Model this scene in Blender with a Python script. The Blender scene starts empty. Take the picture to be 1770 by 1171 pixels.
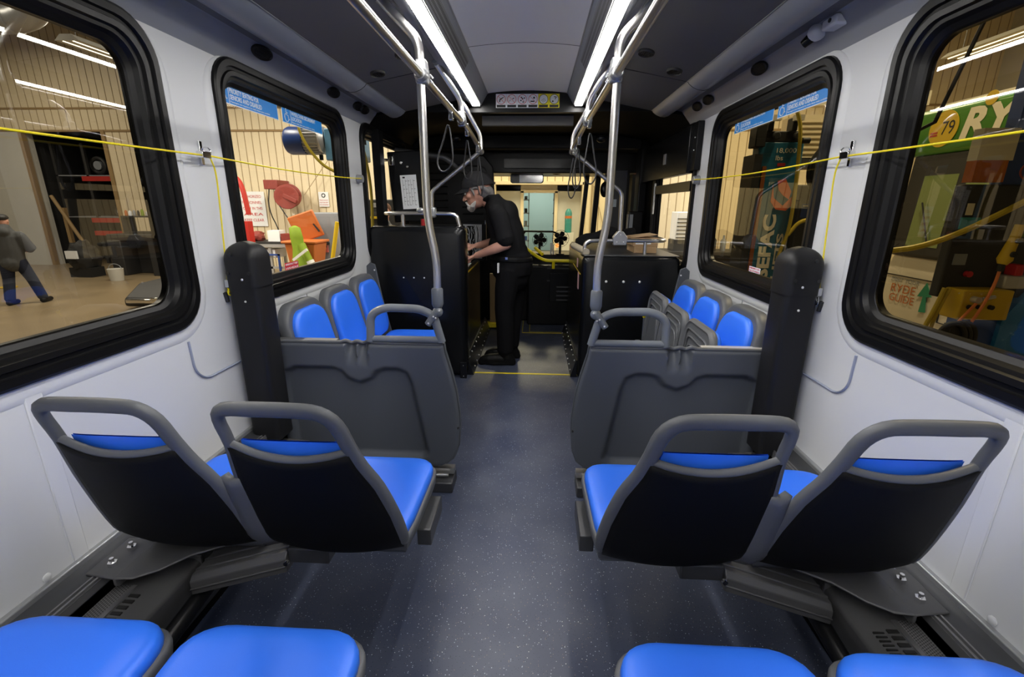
import bpy, bmesh, math, random
from math import sin, cos, pi, radians, sqrt
from mathutils import Vector, Matrix
random.seed(7)
S = bpy.context.scene
COL = S.collection

# ------------------------------------------------------------------ camera
YAW, PITCH, ROLL = radians(2.76277), radians(16.12282), radians(0.345494)
Fw = Vector((-sin(YAW) * cos(PITCH), cos(YAW) * cos(PITCH), -sin(PITCH)))
r0 = Vector((cos(YAW), sin(YAW), 0)); u0 = r0.cross(Fw)
rr = r0 * cos(ROLL) + u0 * sin(ROLL); uu = -r0 * sin(ROLL) + u0 * cos(ROLL)
cd = bpy.data.cameras.new('camera'); cam = bpy.data.objects.new('camera', cd); COL.objects.link(cam)
cd.sensor_width = 36; cd.sensor_fit = 'HORIZONTAL'; cd.lens = 36 * 796.57 / 1770; cd.clip_start = .02; cd.clip_end = 200
Rm = Matrix((rr, uu, -Fw)).transposed()
cam.matrix_world = Matrix.Translation((.0783, 0, 1.35)) @ Rm.to_4x4()
S.camera = cam
# ------------------------------------------------------------------ world, exposure
S.view_settings.view_transform = 'Standard'; S.view_settings.look = 'None'
S.view_settings.gamma = 1; S.view_settings.exposure = 0.0; S.view_settings.use_curve_mapping = False
wd = bpy.data.worlds.new('world'); S.world = wd; wd.use_nodes = True
wd.node_tree.nodes['Background'].inputs[0].default_value = (.7, .75, .85, 1)
wd.node_tree.nodes['Background'].inputs[1].default_value = .05
LED = 50.0            # ceiling light strips
GAR = 3.3             # garage lamp multiplier

# ------------------------------------------------------------------ garage lamps (area lights inside the fixtures built below)
def area(name, loc, sx, sy, power, col, parent=None):
    l = bpy.data.lights.new(name, 'AREA'); l.shape = 'RECTANGLE'; l.size = sx; l.size_y = sy; l.energy = power; l.color = col
    o = bpy.data.objects.new(name, l); COL.objects.link(o); o.location = loc
    if parent: o.parent = parent
    return o

# ------------------------------------------------------------------ materials
def nt(m): return m.node_tree
def M(name, col, rough=.5, metal=0., spec=.5, noise=0., nscale=20., bump=0., bscale=200., emit=None, coat=0.):
    m = bpy.data.materials.new(name); m.use_nodes = True; t = nt(m); b = t.nodes['Principled BSDF']
    b.inputs['Base Color'].default_value = (*col, 1); b.inputs['Roughness'].default_value = rough
    b.inputs['Metallic'].default_value = metal; b.inputs['Specular IOR Level'].default_value = spec
    b.inputs['Coat Weight'].default_value = coat
    tc = t.nodes.new('ShaderNodeTexCoord')
    if noise > 0:
        n = t.nodes.new('ShaderNodeTexNoise'); n.inputs['Scale'].default_value = nscale; n.inputs['Detail'].default_value = 4
        t.links.new(tc.outputs['Object'], n.inputs['Vector'])
        mx = t.nodes.new('ShaderNodeMix'); mx.data_type = 'RGBA'
        mx.inputs[6].default_value = (*[c * (1 - noise) for c in col], 1); mx.inputs[7].default_value = (*[min(1, c * (1 + noise)) for c in col], 1)
        t.links.new(n.outputs['Fac'], mx.inputs[0]); t.links.new(mx.outputs[2], b.inputs['Base Color'])
    if bump > 0:
        n = t.nodes.new('ShaderNodeTexNoise'); n.inputs['Scale'].default_value = bscale
        t.links.new(tc.outputs['Object'], n.inputs['Vector'])
        bp = t.nodes.new('ShaderNodeBump'); bp.inputs['Strength'].default_value = bump; bp.inputs['Distance'].default_value = .002
        t.links.new(n.outputs['Fac'], bp.inputs['Height']); t.links.new(bp.outputs['Normal'], b.inputs['Normal'])
    if emit:
        b.inputs['Emission Color'].default_value = (*emit[0], 1); b.inputs['Emission Strength'].default_value = emit[1]
    return m
def glassmat(name, tint, refl=1.0):
    m = bpy.data.materials.new(name); m.use_nodes = True; t = nt(m); t.nodes.clear()
    o = t.nodes.new('ShaderNodeOutputMaterial'); mx = t.nodes.new('ShaderNodeMixShader')
    tr = t.nodes.new('ShaderNodeBsdfTransparent'); tr.inputs[0].default_value = (*tint, 1)
    gl = t.nodes.new('ShaderNodeBsdfGlossy'); gl.inputs['Roughness'].default_value = .01
    g = t.nodes.new('ShaderNodeNewGeometry'); d = t.nodes.new('ShaderNodeVectorMath'); d.operation = 'DOT_PRODUCT'
    t.links.new(g.outputs['Incoming'], d.inputs[0]); t.links.new(g.outputs['Normal'], d.inputs[1])
    def mt(op, a, b=None):
        k = t.nodes.new('ShaderNodeMath'); k.operation = op
        for i, v in enumerate((a, b)):
            if v is None: continue
            if isinstance(v, (int, float)): k.inputs[i].default_value = v
            else: t.links.new(v, k.inputs[i])
        return k.outputs[0]
    a = mt('ABSOLUTE', d.outputs['Value']); a = mt('SUBTRACT', 1.0, a); a = mt('POWER', a, 5.0)
    a = mt('MULTIPLY', a, .9); a = mt('ADD', a, .07); a = mt('MULTIPLY', a, refl); a = mt('MINIMUM', a, 1.0)
    t.links.new(a, mx.inputs[0]); t.links.new(tr.outputs[0], mx.inputs[1]); t.links.new(gl.outputs[0], mx.inputs[2])
    t.links.new(mx.outputs[0], o.inputs[0]); return m

K = {}
K['white'] = M('white wall panel', (.59, .60, .61), .42, spec=.35, bump=.06, bscale=500)
K['white2'] = M('white moulding', (.61, .62, .63), .36, spec=.35)
K['cove'] = M('grey cove plastic', (.24, .25, .275), .42, bump=.05, bscale=400)
K['panel'] = M('charcoal ceiling fabric panel', (.135, .133, .130), .65, spec=.2, bump=.15, bscale=600)
K['duct'] = M('slate duct plastic', (.20, .215, .245), .32)
K['ceil'] = M('grey ceiling liner', (.80, .79, .77), .5, bump=.05, bscale=300)
K['rubber'] = M('black window rubber', (.0045, .0045, .005), .34, spec=.22)
K['black'] = M('black satin plastic', (.006, .0062, .007), .33, spec=.22, bump=.08, bscale=300)
K['blackm'] = M('black matte', (.0045, .0045, .005), .7, spec=.1)
K['blackg'] = M('black gloss fibreglass', (.0045, .005, .006), .26, spec=.3)
K['post'] = M('black textured post', (.012, .0122, .0135), .45, spec=.25, bump=.2, bscale=500)
K['grey'] = M('grey seat plastic', (.095, .100, .110), .42, spec=.3, bump=.10, bscale=700)
K['greyd'] = M('slate partition plastic', (.080, .088, .102), .40, spec=.35, bump=.14, bscale=650)
K['shell'] = M('black seat shell', (.0055, .0056, .006), .6, spec=.12, bump=.2, bscale=800)
K['blue'] = M('blue vinyl', (.026, .165, .86), .42, bump=.10, bscale=600)
K['steel'] = M('brushed steel', (.72, .71, .69), .30, 1.0)
K['chrome'] = M('chrome', (.8, .8, .8), .1, 1.0)
K['cast'] = M('cast alloy clamp', (.36, .37, .38), .38, .6)
K['socket'] = M('slate pole socket', (.15, .165, .185), .33)
K['yellow'] = M('yellow plastic', (.80, .66, .01), .4)
K['yeltape'] = M('yellow floor tape', (.72, .60, .02), .5, noise=.15, nscale=60)
K['screw'] = M('screw head', (.75, .75, .76), .35, .3)
K['strapm'] = M('grey strap webbing', (.045, .046, .05), .5)
K['kick'] = M('black aluminium kick plate', (.02, .022, .028), .3, .6)
K['dkgrey'] = M('dark grey metal', (.05, .052, .057), .4, .3)
K['heat'] = M('heater cover grey', (.085, .085, .088), .45, .2, noise=.12, nscale=15)
K['track'] = M('aluminium track', (.26, .26, .27), .35, .7)
K['signblue'] = M('sign blue', (.010, .24, .70), .45)
K['signwhite'] = M('sign white', (.80, .82, .84), .5)
K['red'] = M('print red', (.55, .02, .03), .5)
K['signyel'] = M('sign yellow', (.82, .72, .02), .5)
K['ink'] = M('black ink', (.012, .012, .012), .6)
K['glassL1'] = glassmat('tinted glass left rear', (.42, .41, .39), 1.1)
K['glassL2'] = glassmat('clear glass left', (.96, .96, .95), .45)
K['glassR'] = glassmat('tinted glass right', (.50, .44, .30), .8)
K['glassF'] = glassmat('windshield glass', (.88, .85, .66), .4)
K['led'] = M('light diffuser', (.9, .9, .9), .5, emit=((1.0, .972, .925), LED))
K['skin'] = M('skin', (.56, .29, .21), .5, noise=.08, nscale=60)
K['hairg'] = M('grey hair', (.17, .16, .155), .7, noise=.5, nscale=150, bump=.8, bscale=250)
K['beard'] = M('white beard', (.50, .48, .46), .8, noise=.2, nscale=150, bump=.8, bscale=250)
K['cloth'] = M('black cotton cloth', (.009, .009, .010), .9, spec=.1, bump=.3, bscale=700)
K['cloth2'] = M('black twill trousers', (.007, .007, .008), .9, spec=.08, bump=.3, bscale=500)
K['capm'] = M('black cap twill', (.018, .018, .020), .8, spec=.2, bump=.3, bscale=600)
K['boot'] = M('black leather boots', (.006, .006, .006), .5, spec=.2)
K['hood'] = M('grey hooded jacket', (.07, .073, .076), .85, noise=.2, nscale=8)
K['jeans'] = M('dark blue jeans', (.010, .015, .035), .85, noise=.25, nscale=8)
K['card'] = M('brown cardboard', (.46, .30, .16), .75, noise=.08, nscale=12)
# garage
K['block'] = M('white painted block', (.55, .54, .49), .7, noise=.05, nscale=3)
K['beige'] = M('beige corrugated cladding', (.74, .635, .44), .5, noise=.05, nscale=1.5)
K['seam'] = M('cladding seam', (.34, .26, .15), .7)
K['conc'] = M('garage concrete', (.27, .205, .12), .32, noise=.28, nscale=1.2)
K['gdark'] = M('garage dark roof', (.045, .04, .033), .8, noise=.3, nscale=3)
K['gblack'] = M('dark shop steel', (.025, .025, .026), .55, noise=.2, nscale=6)
K['gred'] = M('shop red', (.42, .02, .015), .45, noise=.1, nscale=10)
K['dred'] = M('hose reel red', (.24, .04, .03), .5, noise=.2, nscale=15)
K['orange'] = M('orange plastic', (.50, .14, .03), .5)
K['hiviz'] = M('hi-vis green fabric', (.19, .29, .010), .7, noise=.1, nscale=20)
K['reflect'] = M('silver reflective tape', (.7, .7, .7), .4)
K['gsteel'] = M('grey steel cabinet', (.27, .29, .32), .45, .2)
K['lightst'] = M('galvanised steel', (.45, .46, .47), .4, .5)
K['mblue'] = M('motor blue', (.02, .06, .26), .35)
K['liftblue'] = M('lift teal blue', (.012, .12, .20), .4)
K['brblue'] = M('lift bright blue', (.01, .17, .45), .4)
K['skyblue'] = M('lift sky blue', (.16, .38, .62), .4)
K['alu'] = M('cast aluminium', (.55, .55, .56), .4, .5)
K['busw'] = M('bus cream paint', (.60, .56, .46), .3)
K['busg'] = M('bus green paint', (.05, .23, .02), .3)
K['cream'] = M('cream lettering', (.80, .74, .58), .5)
K['hose'] = M('yellow air hose', (.52, .40, .03), .45)
K['brush'] = M('orange cable', (.80, .24, .07), .5)
K['gyel'] = M('yellow paint', (.62, .42, .01), .45)
K['blackgl'] = M('dark vehicle glass', (.012, .016, .012), .08)
K['busglass'] = M('green vehicle glass', (.16, .22, .07), .12)
K['tubeon'] = M('garage tube', (.9, .9, .8), .5, emit=((1.0, .86, .58), 14))
K['tealg'] = M('green gas cylinder', (.03, .22, .20), .4)
K['doorw'] = M('pale blue office', (.52, .64, .66), .6)
K['redlamp'] = M('red lamp lens', (.6, .01, .01), .3, emit=((1, .03, .02), 5))
K['wood'] = M('tan panel', (.30, .20, .09), .6)

def floormat():
    m = M('speckled blue vinyl floor', (.05, .06, .1), .34); t = nt(m); b = t.nodes['Principled BSDF']
    tc = t.nodes.new('ShaderNodeTexCoord')
    n = t.nodes.new('ShaderNodeTexNoise'); n.inputs['Scale'].default_value = 3.5; n.inputs['Detail'].default_value = 8
    t.links.new(tc.outputs['Object'], n.inputs['Vector'])
    r = t.nodes.new('ShaderNodeValToRGB'); r.color_ramp.elements[0].position = .3; r.color_ramp.elements[1].position = .75
    r.color_ramp.elements[0].color = (.032, .042, .082, 1); r.color_ramp.elements[1].color = (.068, .079, .115, 1)
    t.links.new(n.outputs['Fac'], r.inputs[0])
    last = r.outputs[0]
    for sc, th, cc in ((105, .15, (.40, .45, .55, 1)), (60, .075, (.85, .85, .82, 1)), (170, .2, (.010, .014, .032, 1)), (130, .13, (.30, .22, .16, 1))):
        v = t.nodes.new('ShaderNodeTexVoronoi'); v.inputs['Scale'].default_value = sc; t.links.new(tc.outputs['Object'], v.inputs['Vector'])
        l = t.nodes.new('ShaderNodeMath'); l.operation = 'LESS_THAN'; l.inputs[1].default_value = th; t.links.new(v.outputs['Distance'], l.inputs[0])
        v2 = t.nodes.new('ShaderNodeSeparateColor'); t.links.new(v.outputs['Color'], v2.inputs[0])
        g = t.nodes.new('ShaderNodeMath'); g.operation = 'GREATER_THAN'; g.inputs[1].default_value = .62; t.links.new(v2.outputs[0], g.inputs[0])
        a = t.nodes.new('ShaderNodeMath'); a.operation = 'MULTIPLY'; t.links.new(l.outputs[0], a.inputs[0]); t.links.new(g.outputs[0], a.inputs[1])
        mx = t.nodes.new('ShaderNodeMix'); mx.data_type = 'RGBA'; mx.inputs[7].default_value = cc
        t.links.new(a.outputs[0], mx.inputs[0]); t.links.new(last, mx.inputs[6]); last = mx.outputs[2]
    t.links.new(last, b.inputs['Base Color'])
    rn = t.nodes.new('ShaderNodeTexNoise'); rn.inputs['Scale'].default_value = 9; t.links.new(tc.outputs['Object'], rn.inputs['Vector'])
    mr = t.nodes.new('ShaderNodeMapRange'); mr.inputs[3].default_value = .30; mr.inputs[4].default_value = .5
    t.links.new(rn.outputs['Fac'], mr.inputs[0]); t.links.new(mr.outputs[0], b.inputs['Roughness'])
    return m
K['floor'] = floormat()
def perfmat(name, base, hole, sx, sy, ax=('Y', 'X'), rad=.3):
    m = M(name, base, .4); t = nt(m); b = t.nodes['Principled BSDF']; tc = t.nodes.new('ShaderNodeTexCoord')
    sp = t.nodes.new('ShaderNodeSeparateXYZ'); t.links.new(tc.outputs['Object'], sp.inputs[0])
    def mt(op, a, bb=None):
        k = t.nodes.new('ShaderNodeMath'); k.operation = op
        for i, v in enumerate((a, bb)):
            if v is None: continue
            if isinstance(v, (int, float)): k.inputs[i].default_value = v
            else: t.links.new(v, k.inputs[i])
        return k.outputs[0]
    u = mt('MULTIPLY', sp.outputs[ax[0]], sx); v = mt('MULTIPLY', sp.outputs[ax[1]], sy)
    row = mt('FLOOR', v); off = mt('MULTIPLY', mt('MODULO', mt('ABSOLUTE', row), 2.0), .5)
    fu = mt('SUBTRACT', mt('FRACT', mt('ADD', u, off)), .5); fv = mt('SUBTRACT', mt('FRACT', v), .5)
    d = mt('SQRT', mt('ADD', mt('MULTIPLY', fu, fu), mt('MULTIPLY', fv, fv)))
    mx = t.nodes.new('ShaderNodeMix'); mx.data_type = 'RGBA'; mx.inputs[6].default_value = (*base, 1); mx.inputs[7].default_value = (*hole, 1)
    t.links.new(mt('LESS_THAN', d, rad), mx.inputs[0]); t.links.new(mx.outputs[2], b.inputs['Base Color'])
    return m
K['perf'] = perfmat('perforated speaker grille', (.17, .175, .185), (.004, .004, .004), 72, 105, rad=.40)
K['perfh'] = perfmat('perforated heater mesh', (.16, .16, .165), (.01, .01, .01), 150, 150, rad=.32)

# ------------------------------------------------------------------ mesh helpers
class G:
    def __init__(s, mir=1): s.b = bmesh.new(); s.m = mir; s.xf = None
    def P(s, p):
        p = Vector(p)
        if s.xf is not None: p = s.xf @ p
        return Vector((p.x * s.m, p.y, p.z))
    def v(s, p): return s.b.verts.new(s.P(p))
    def f(s, vs):
        try: return s.b.faces.new(vs)
        except ValueError: return None
    def box(s, x0, x1, y0, y1, z0, z1):
        a = [s.v((x, y, z)) for x in (x0, x1) for y in (y0, y1) for z in (z0, z1)]
        for q in ((0, 1, 3, 2), (4, 6, 7, 5), (0, 4, 5, 1), (2, 3, 7, 6), (0, 2, 6, 4), (1, 5, 7, 3)): s.f([a[i] for i in q])
        return s
    def rings(s, rs, closed=False, caps=True):
        vs = [[s.v(p) for p in r] for r in rs]; n = len(vs[0]); L = len(vs)
        for i in range(L if closed else L - 1):
            A, B = vs[i], vs[(i + 1) % L]
            for j in range(n): s.f([A[j], A[(j + 1) % n], B[(j + 1) % n], B[j]])
        if caps and not closed: s.f(vs[0][::-1]); s.f(vs[-1])
        return s
    def tube(s, pts, r, n=12, closed=False, flat=1.0, ref=None):
        pts = [Vector(p) for p in pts]; L = len(pts); R = r if isinstance(r, (list, tuple)) else [r] * L
        T = []
        for i in range(L):
            if closed: t = pts[(i + 1) % L] - pts[i - 1]
            else: t = pts[min(i + 1, L - 1)] - pts[max(i - 1, 0)]
            T.append(t.normalized() if t.length > 1e-9 else Vector((0, 0, 1)))
        if ref is None:
            a = Vector((0, 0, 1)) if abs(T[0].z) < .9 else Vector((1, 0, 0))
        else: a = Vector(ref)
        rs = []
        N = (a - T[0] * a.dot(T[0])).normalized()
        for i in range(L):
            if ref is not None: N = (a - T[i] * a.dot(T[i])).normalized()
            else: N = (N - T[i] * N.dot(T[i])).normalized()
            B = T[i].cross(N)
            rs.append([pts[i] + N * cos(2 * pi * k / n) * R[i] * flat + B * sin(2 * pi * k / n) * R[i] for k in range(n)])
        return s.rings(rs, closed)
    def cyl(s, p0, p1, r, r1=None, n=20): return s.tube([p0, p1], [r, r if r1 is None else r1], n)
    def prism(s, poly, ax, a, b):
        def mk(q, h): return {'x': (h, q[0], q[1]), 'y': (q[0], h, q[1]), 'z': (q[0], q[1], h)}[ax]
        return s.rings([[mk(q, a) for q in poly], [mk(q, b) for q in poly]])
    def ell(s, c, r, nu=20, nv=12, fn=None):
        c = Vector(c); rs = []
        for i in range(nv + 1):
            th = pi * i / nv; row = []
            for j in range(nu):
                ph = 2 * pi * j / nu; d = Vector((sin(th) * cos(ph), sin(th) * sin(ph), cos(th)))
                k = fn(d) if fn else 1
                row.append(c + Vector((d.x * r[0], d.y * r[1], d.z * r[2])) * k)
            rs.append(row)
        vs = [[s.v(p) for p in (r if 0 < i < nv else r[:1])] for i, r in enumerate(rs)]
        for i in range(nv):
            A, B = vs[i], vs[i + 1]
            for j in range(nu):
                k = (j + 1) % nu
                if len(A) == 1: s.f([A[0], B[j], B[k]])
                elif len(B) == 1: s.f([A[j], B[0], A[k]])
                else: s.f([A[j], B[j], B[k], A[k]])
        return s
    def grid(s, fn, nu, nv, thick=None):
        vs = [[s.v(fn(i / nu, j / nv)) for j in range(nv + 1)] for i in range(nu + 1)]
        for i in range(nu):
            for j in range(nv): s.f([vs[i][j], vs[i + 1][j], vs[i + 1][j + 1], vs[i][j + 1]])
        return s
    def obj(s, name, mat, parent=None, bev=0, ang=35, solid=0, sub=0, seg=2, merge=True):
        if merge: bmesh.ops.remove_doubles(s.b, verts=s.b.verts, dist=1e-6)
        bmesh.ops.recalc_face_normals(s.b, faces=s.b.faces)
        me = bpy.data.meshes.new(name); s.b.to_mesh(me); s.b.free()
        me.polygons.foreach_set('use_smooth', [True] * len(me.polygons))
        me.set_sharp_from_angle(angle=radians(ang))
        o = bpy.data.objects.new(name, me); COL.objects.link(o); me.materials.append(K[mat] if isinstance(mat, str) else mat)
        if parent: o.parent = parent
        if solid: md = o.modifiers.new('solid', 'SOLIDIFY'); md.thickness = solid; md.offset = -1
        if bev:
            md = o.modifiers.new('bevel', 'BEVEL'); md.width = bev; md.segments = seg; md.limit_method = 'ANGLE'; md.angle_limit = radians(40); md.harden_normals = False
        if sub: md = o.modifiers.new('sub', 'SUBSURF'); md.levels = sub; md.render_levels = sub
        return o

def pieces(g, name, mat, parent, bev=0, ang=35):
    bmesh.ops.remove_doubles(g.b, verts=g.b.verts, dist=1e-6); g.b.verts.ensure_lookup_table(); seen = set()
    for v0 in g.b.verts:
        if v0 in seen: continue
        comp = []; stack = [v0]; seen.add(v0)
        while stack:
            v = stack.pop(); comp.append(v)
            for e in v.link_edges:
                w = e.other_vert(v)
                if w not in seen: seen.add(w); stack.append(w)
        h = G(); mp = {v: h.b.verts.new(v.co) for v in comp}; fs = {f for v in comp for f in v.link_faces}
        for f in fs: h.b.faces.new([mp[v] for v in f.verts])
        h.obj(name, mat, parent, bev=bev, ang=ang)
    g.b.free()
def E(name, label, cat, group=None):
    o = bpy.data.objects.new(name, None); COL.objects.link(o); o['label'] = label; o['category'] = cat; o.empty_display_size = .05
    if group: o['group'] = group
    return o
def tag(o, label, cat, group=None):
    o['label'] = label; o['category'] = cat
    if group: o['group'] = group
    return o
def st(o): o['kind'] = 'structure'; return o
def lab(o, l): o['label'] = l; return o
def tree_copy(root, dx=(0, 0, 0), label=None):
    def cp(o, par):
        c = o.copy(); COL.objects.link(c)
        if par: c.parent = par
        for ch in o.children: cp(ch, c)
        return c
    c = cp(root, None); c.location = Vector(root.location) + Vector(dx)
    if label: c['label'] = label
    return c
def rrect(x0, x1, y0, y1, r, n=6):
    out = []
    for cx, cy, a0 in ((x1 - r, y1 - r, 0), (x0 + r, y1 - r, 90), (x0 + r, y0 + r, 180), (x1 - r, y0 + r, 270)):
        for i in range(n + 1):
            a = radians(a0 + 90 * i / n); out.append((cx + r * cos(a), cy + r * sin(a)))
    return out
def smooth_path(pts, it=2, closed=False):
    pts = [Vector(p) for p in pts]
    for _ in range(it):
        q = []; L = len(pts)
        rng = range(L) if closed else range(L - 1)
        if not closed: q.append(pts[0])
        for i in rng:
            a, b = pts[i], pts[(i + 1) % L]; q += [a * .75 + b * .25, a * .25 + b * .75]
        if not closed: q.append(pts[-1])
        pts = q
    return pts
def fillet(pts, rad, n=6):
    pts = [Vector(p) for p in pts]; out = [pts[0]]
    for i in range(1, len(pts) - 1):
        r = rad[i - 1] if isinstance(rad, (list, tuple)) else rad
        a, b, c = pts[i - 1], pts[i], pts[i + 1]; d1 = (a - b); d2 = (c - b); k = min(r, d1.length * .49, d2.length * .49)
        p, q = b + d1.normalized() * k, b + d2.normalized() * k
        for j in range(n + 1):
            t = j / n; out.append(p * (1 - t) ** 2 + b * 2 * t * (1 - t) + q * t * t)
    return out + [pts[-1]]
def frame(o, x, z):    # matrix with origin o, local x axis, local z(up) -> text plane uses x,y(up)
    x = Vector(x).normalized(); y = Vector(z).normalized(); n = x.cross(y)
    m = Matrix((x, y, n)).transposed().to_4x4(); m.translation = Vector(o); return m
def text(body, name, mat, mtx, width=None, size=.1, parent=None, shear=0, ext=.0006, align='LEFT', bold=0.0, height=None):
    cu = bpy.data.curves.new(name, 'FONT'); cu.body = body; cu.size = size; cu.align_x = align; cu.shear = shear; cu.extrude = ext; cu.offset = bold
    cu.resolution_u = 3
    t = bpy.data.objects.new(name, cu); COL.objects.link(t)
    bpy.context.view_layer.update()
    me = bpy.data.meshes.new_from_object(t.evaluated_get(bpy.context.evaluated_depsgraph_get()))
    bpy.data.objects.remove(t); bpy.data.curves.remove(cu)
    xs = [v.co.x for v in me.vertices] or [0, 1]; ys = [v.co.y for v in me.vertices] or [0, 1]
    sx = width / (max(xs) - min(xs)) if width else 1; sy = height / (max(ys) - min(ys)) if height else 1
    mnx = min(xs) if width else 0; mny = min(ys) if height else 0
    for v in me.vertices: v.co = mtx @ Vector(((v.co.x - mnx) * sx, (v.co.y - mny) * sy, v.co.z))
    o = bpy.data.objects.new(name, me); COL.objects.link(o); me.materials.clear(); me.materials.append(K[mat])
    if parent: o.parent = parent
    return o
def card(name, mat, mtx, x0, x1, y0, y1, parent=None, th=.001, z=0.0):
    g = G(); g.xf = mtx; g.box(x0, x1, y0, y1, z, z + th); return g.obj(name, mat, parent)
# ================================================================== BUS SHELL
W = 1.192
g = G(); g.box(-1.23, 1.23, -1.5, 6.1, -.06, 0); st(g.obj('floor', 'floor'))
WIN = {  # y0,y1,z0,z1
 1: (.22, 1.655, .915, 1.915), 2: (1.93, 3.215, .915, 1.92), 3: (3.50, 4.72, .93, 1.925),
 4: (.22, 1.675, .915, 1.915), 5: (1.935, 3.20, .915, 1.905), 6: (3.46, 4.62, .84, 1.915)}
# passenger walls white to y=3.47, black cab walls beyond
def wall2(side, wins, name):
    b = bmesh.new(); x = side * W; es = []
    loops = [[(-1.5, .0), (6.0, .0), (6.0, 2.17), (-1.5, 2.17)]]
    for k in wins:
        w = WIN[k]; loops.append(rrect(w[0] + .02, w[1] - .02, w[2] + .02, w[3] - .02, .115, 8))
    if side > 0: loops.append(rrect(5.12, 5.72, .80, 1.86, .03, 2))
    for lp in loops:
        vs = [b.verts.new((x, p[0], p[1])) for p in lp]
        es += [b.edges.new((vs[i], vs[(i + 1) % len(vs)])) for i in range(len(vs))]
    bmesh.ops.triangle_fill(b, edges=es, use_beauty=True, use_dissolve=False, normal=(side, 0, 0))
    bmesh.ops.bisect_plane(b, geom=b.verts[:] + b.edges[:] + b.faces[:], plane_co=(0, 3.6 , 0), plane_no=(0, 1, 0))
    for f in b.faces:
        if f.normal.x * side > 0: f.normal_flip()
        f.material_index = 1 if f.calc_center_median().y > 3.6 else 0
    me = bpy.data.meshes.new(name); b.to_mesh(me); b.free(); me.materials.append(K['white']); me.materials.append(K['blackm'])
    o = bpy.data.objects.new(name, me); COL.objects.link(o)
    md = o.modifiers.new('solid', 'SOLIDIFY'); md.thickness = .05; md.offset = -1
    return st(o)
wall2(-1, (1, 2, 3), 'wall_left'); wall2(1, (4, 5, 6), 'wall_right')
def window(k, side, glass):
    y0, y1, z0, z1 = WIN[k]; rad = .135
    root = st(E('window_%d' % k, '', '')); del root['label']; del root['category']
    prof = [(-.004, 0), (-.002, .016), (.006, .021), (.026, .020), (.030, .010), (.040, .010), (.044, .017), (.060, .015), (.064, .004), (.074, .002), (.082, -.012), (.096, -.02), (.1, -.026), (.1, -.045), (0.02, -.045)]
    g = G(); rs = []
    for ins, d in prof:
        rs.append([(side * (W - d), p[0], p[1]) for p in rrect(y0 + ins, y1 - ins, z0 + ins, z1 - ins, max(.02, rad - ins * .6), 8)])
    g.rings(rs, closed=True); g.obj('window_frame', 'rubber', root, ang=25)
    x = side * (W + .028)
    b = bmesh.new(); vs = [b.verts.new((x + side * (p[1] - 1.42) * .0157, p[0], p[1])) for p in rrect(y0 + .095, y1 - .095, z0 + .095, z1 - .095, .075, 8)]; b.faces.new(vs)
    me = bpy.data.meshes.new('pane'); b.to_mesh(me); b.free(); me.materials.append(K[glass]); o = bpy.data.objects.new('pane', me); COL.objects.link(o); o.parent = root
    # soft raised bead moulded in the wall around the window
    if k not in (3, 6):
        g = G(); rs = []
        for ins, d in [(-.05, .0), (-.044, .003), (-.030, .005), (-.012, .006), (.004, .006), (.004, -.002)]:
            rs.append([(side * (W - d), p[0], p[1]) for p in rrect(y0 + ins, y1 - ins, z0 + ins, min(z1 - ins, 1.922), .135 - ins * .8, 8)])
        g.rings(rs, caps=False); g.obj('window_surround', 'white2', root, ang=60)
    return root
window(1, -1, 'glassL1'); window(2, -1, 'glassL2'); window(3, -1, 'glassL2')
window(4, 1, 'glassR'); window(5, 1, 'glassR'); window(6, 1, 'glassL2')
# rear wall behind the camera
g = G(); g.box(-1.24, 1.24, -1.55, -1.5, 0, 2.2); st(g.obj('wall_back', 'white'))

# ceiling: extruded cross-section each side
sec_cove = [(1.195, 1.90), (1.188, 1.915), (1.165, 1.945), (1.14, 1.975), (1.125, 1.992), (1.118, 2.004), (1.112, 2.006)]
sec_groove = [(1.112, 2.006), (1.07, 2.014), (1.045, 2.010)]
sec_duct = [(1.045, 2.010), (1.035, 1.99), (1.018, 1.975), (.995, 1.969), (.965, 1.972), (.935, 1.984), (.912, 2.000), (.900, 2.016)]
sec_panel = [(.900, 2.016), (.895, 2.014), (.50, 2.090), (.475, 2.094)]
sec_hous = [(.475, 2.094), (.462, 2.082), (.44, 2.078), (.425, 2.068), (.412, 2.050), (.398, 2.048)]
sec_inner = [(.340, 2.052), (.336, 2.054), (.296, 2.118), (.288, 2.132)]
def extr(name, sec, side, mat, y0=-1.5, y1=3.70, parent=None, ang=50):
    g = G(side); sec2 = [(x, z) for x, z in sec]
    rows = [[g.v((x, y, z)) for x, z in sec2] for y in (y0, y1)]
    for i in range(len(sec2) - 1): g.f([rows[0][i], rows[0][i + 1], rows[1][i + 1], rows[1][i]])
    return g.obj(name, mat, parent, ang=ang)
ceil = st(E('ceiling', '', '')); del ceil['label']; del ceil['category']
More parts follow.
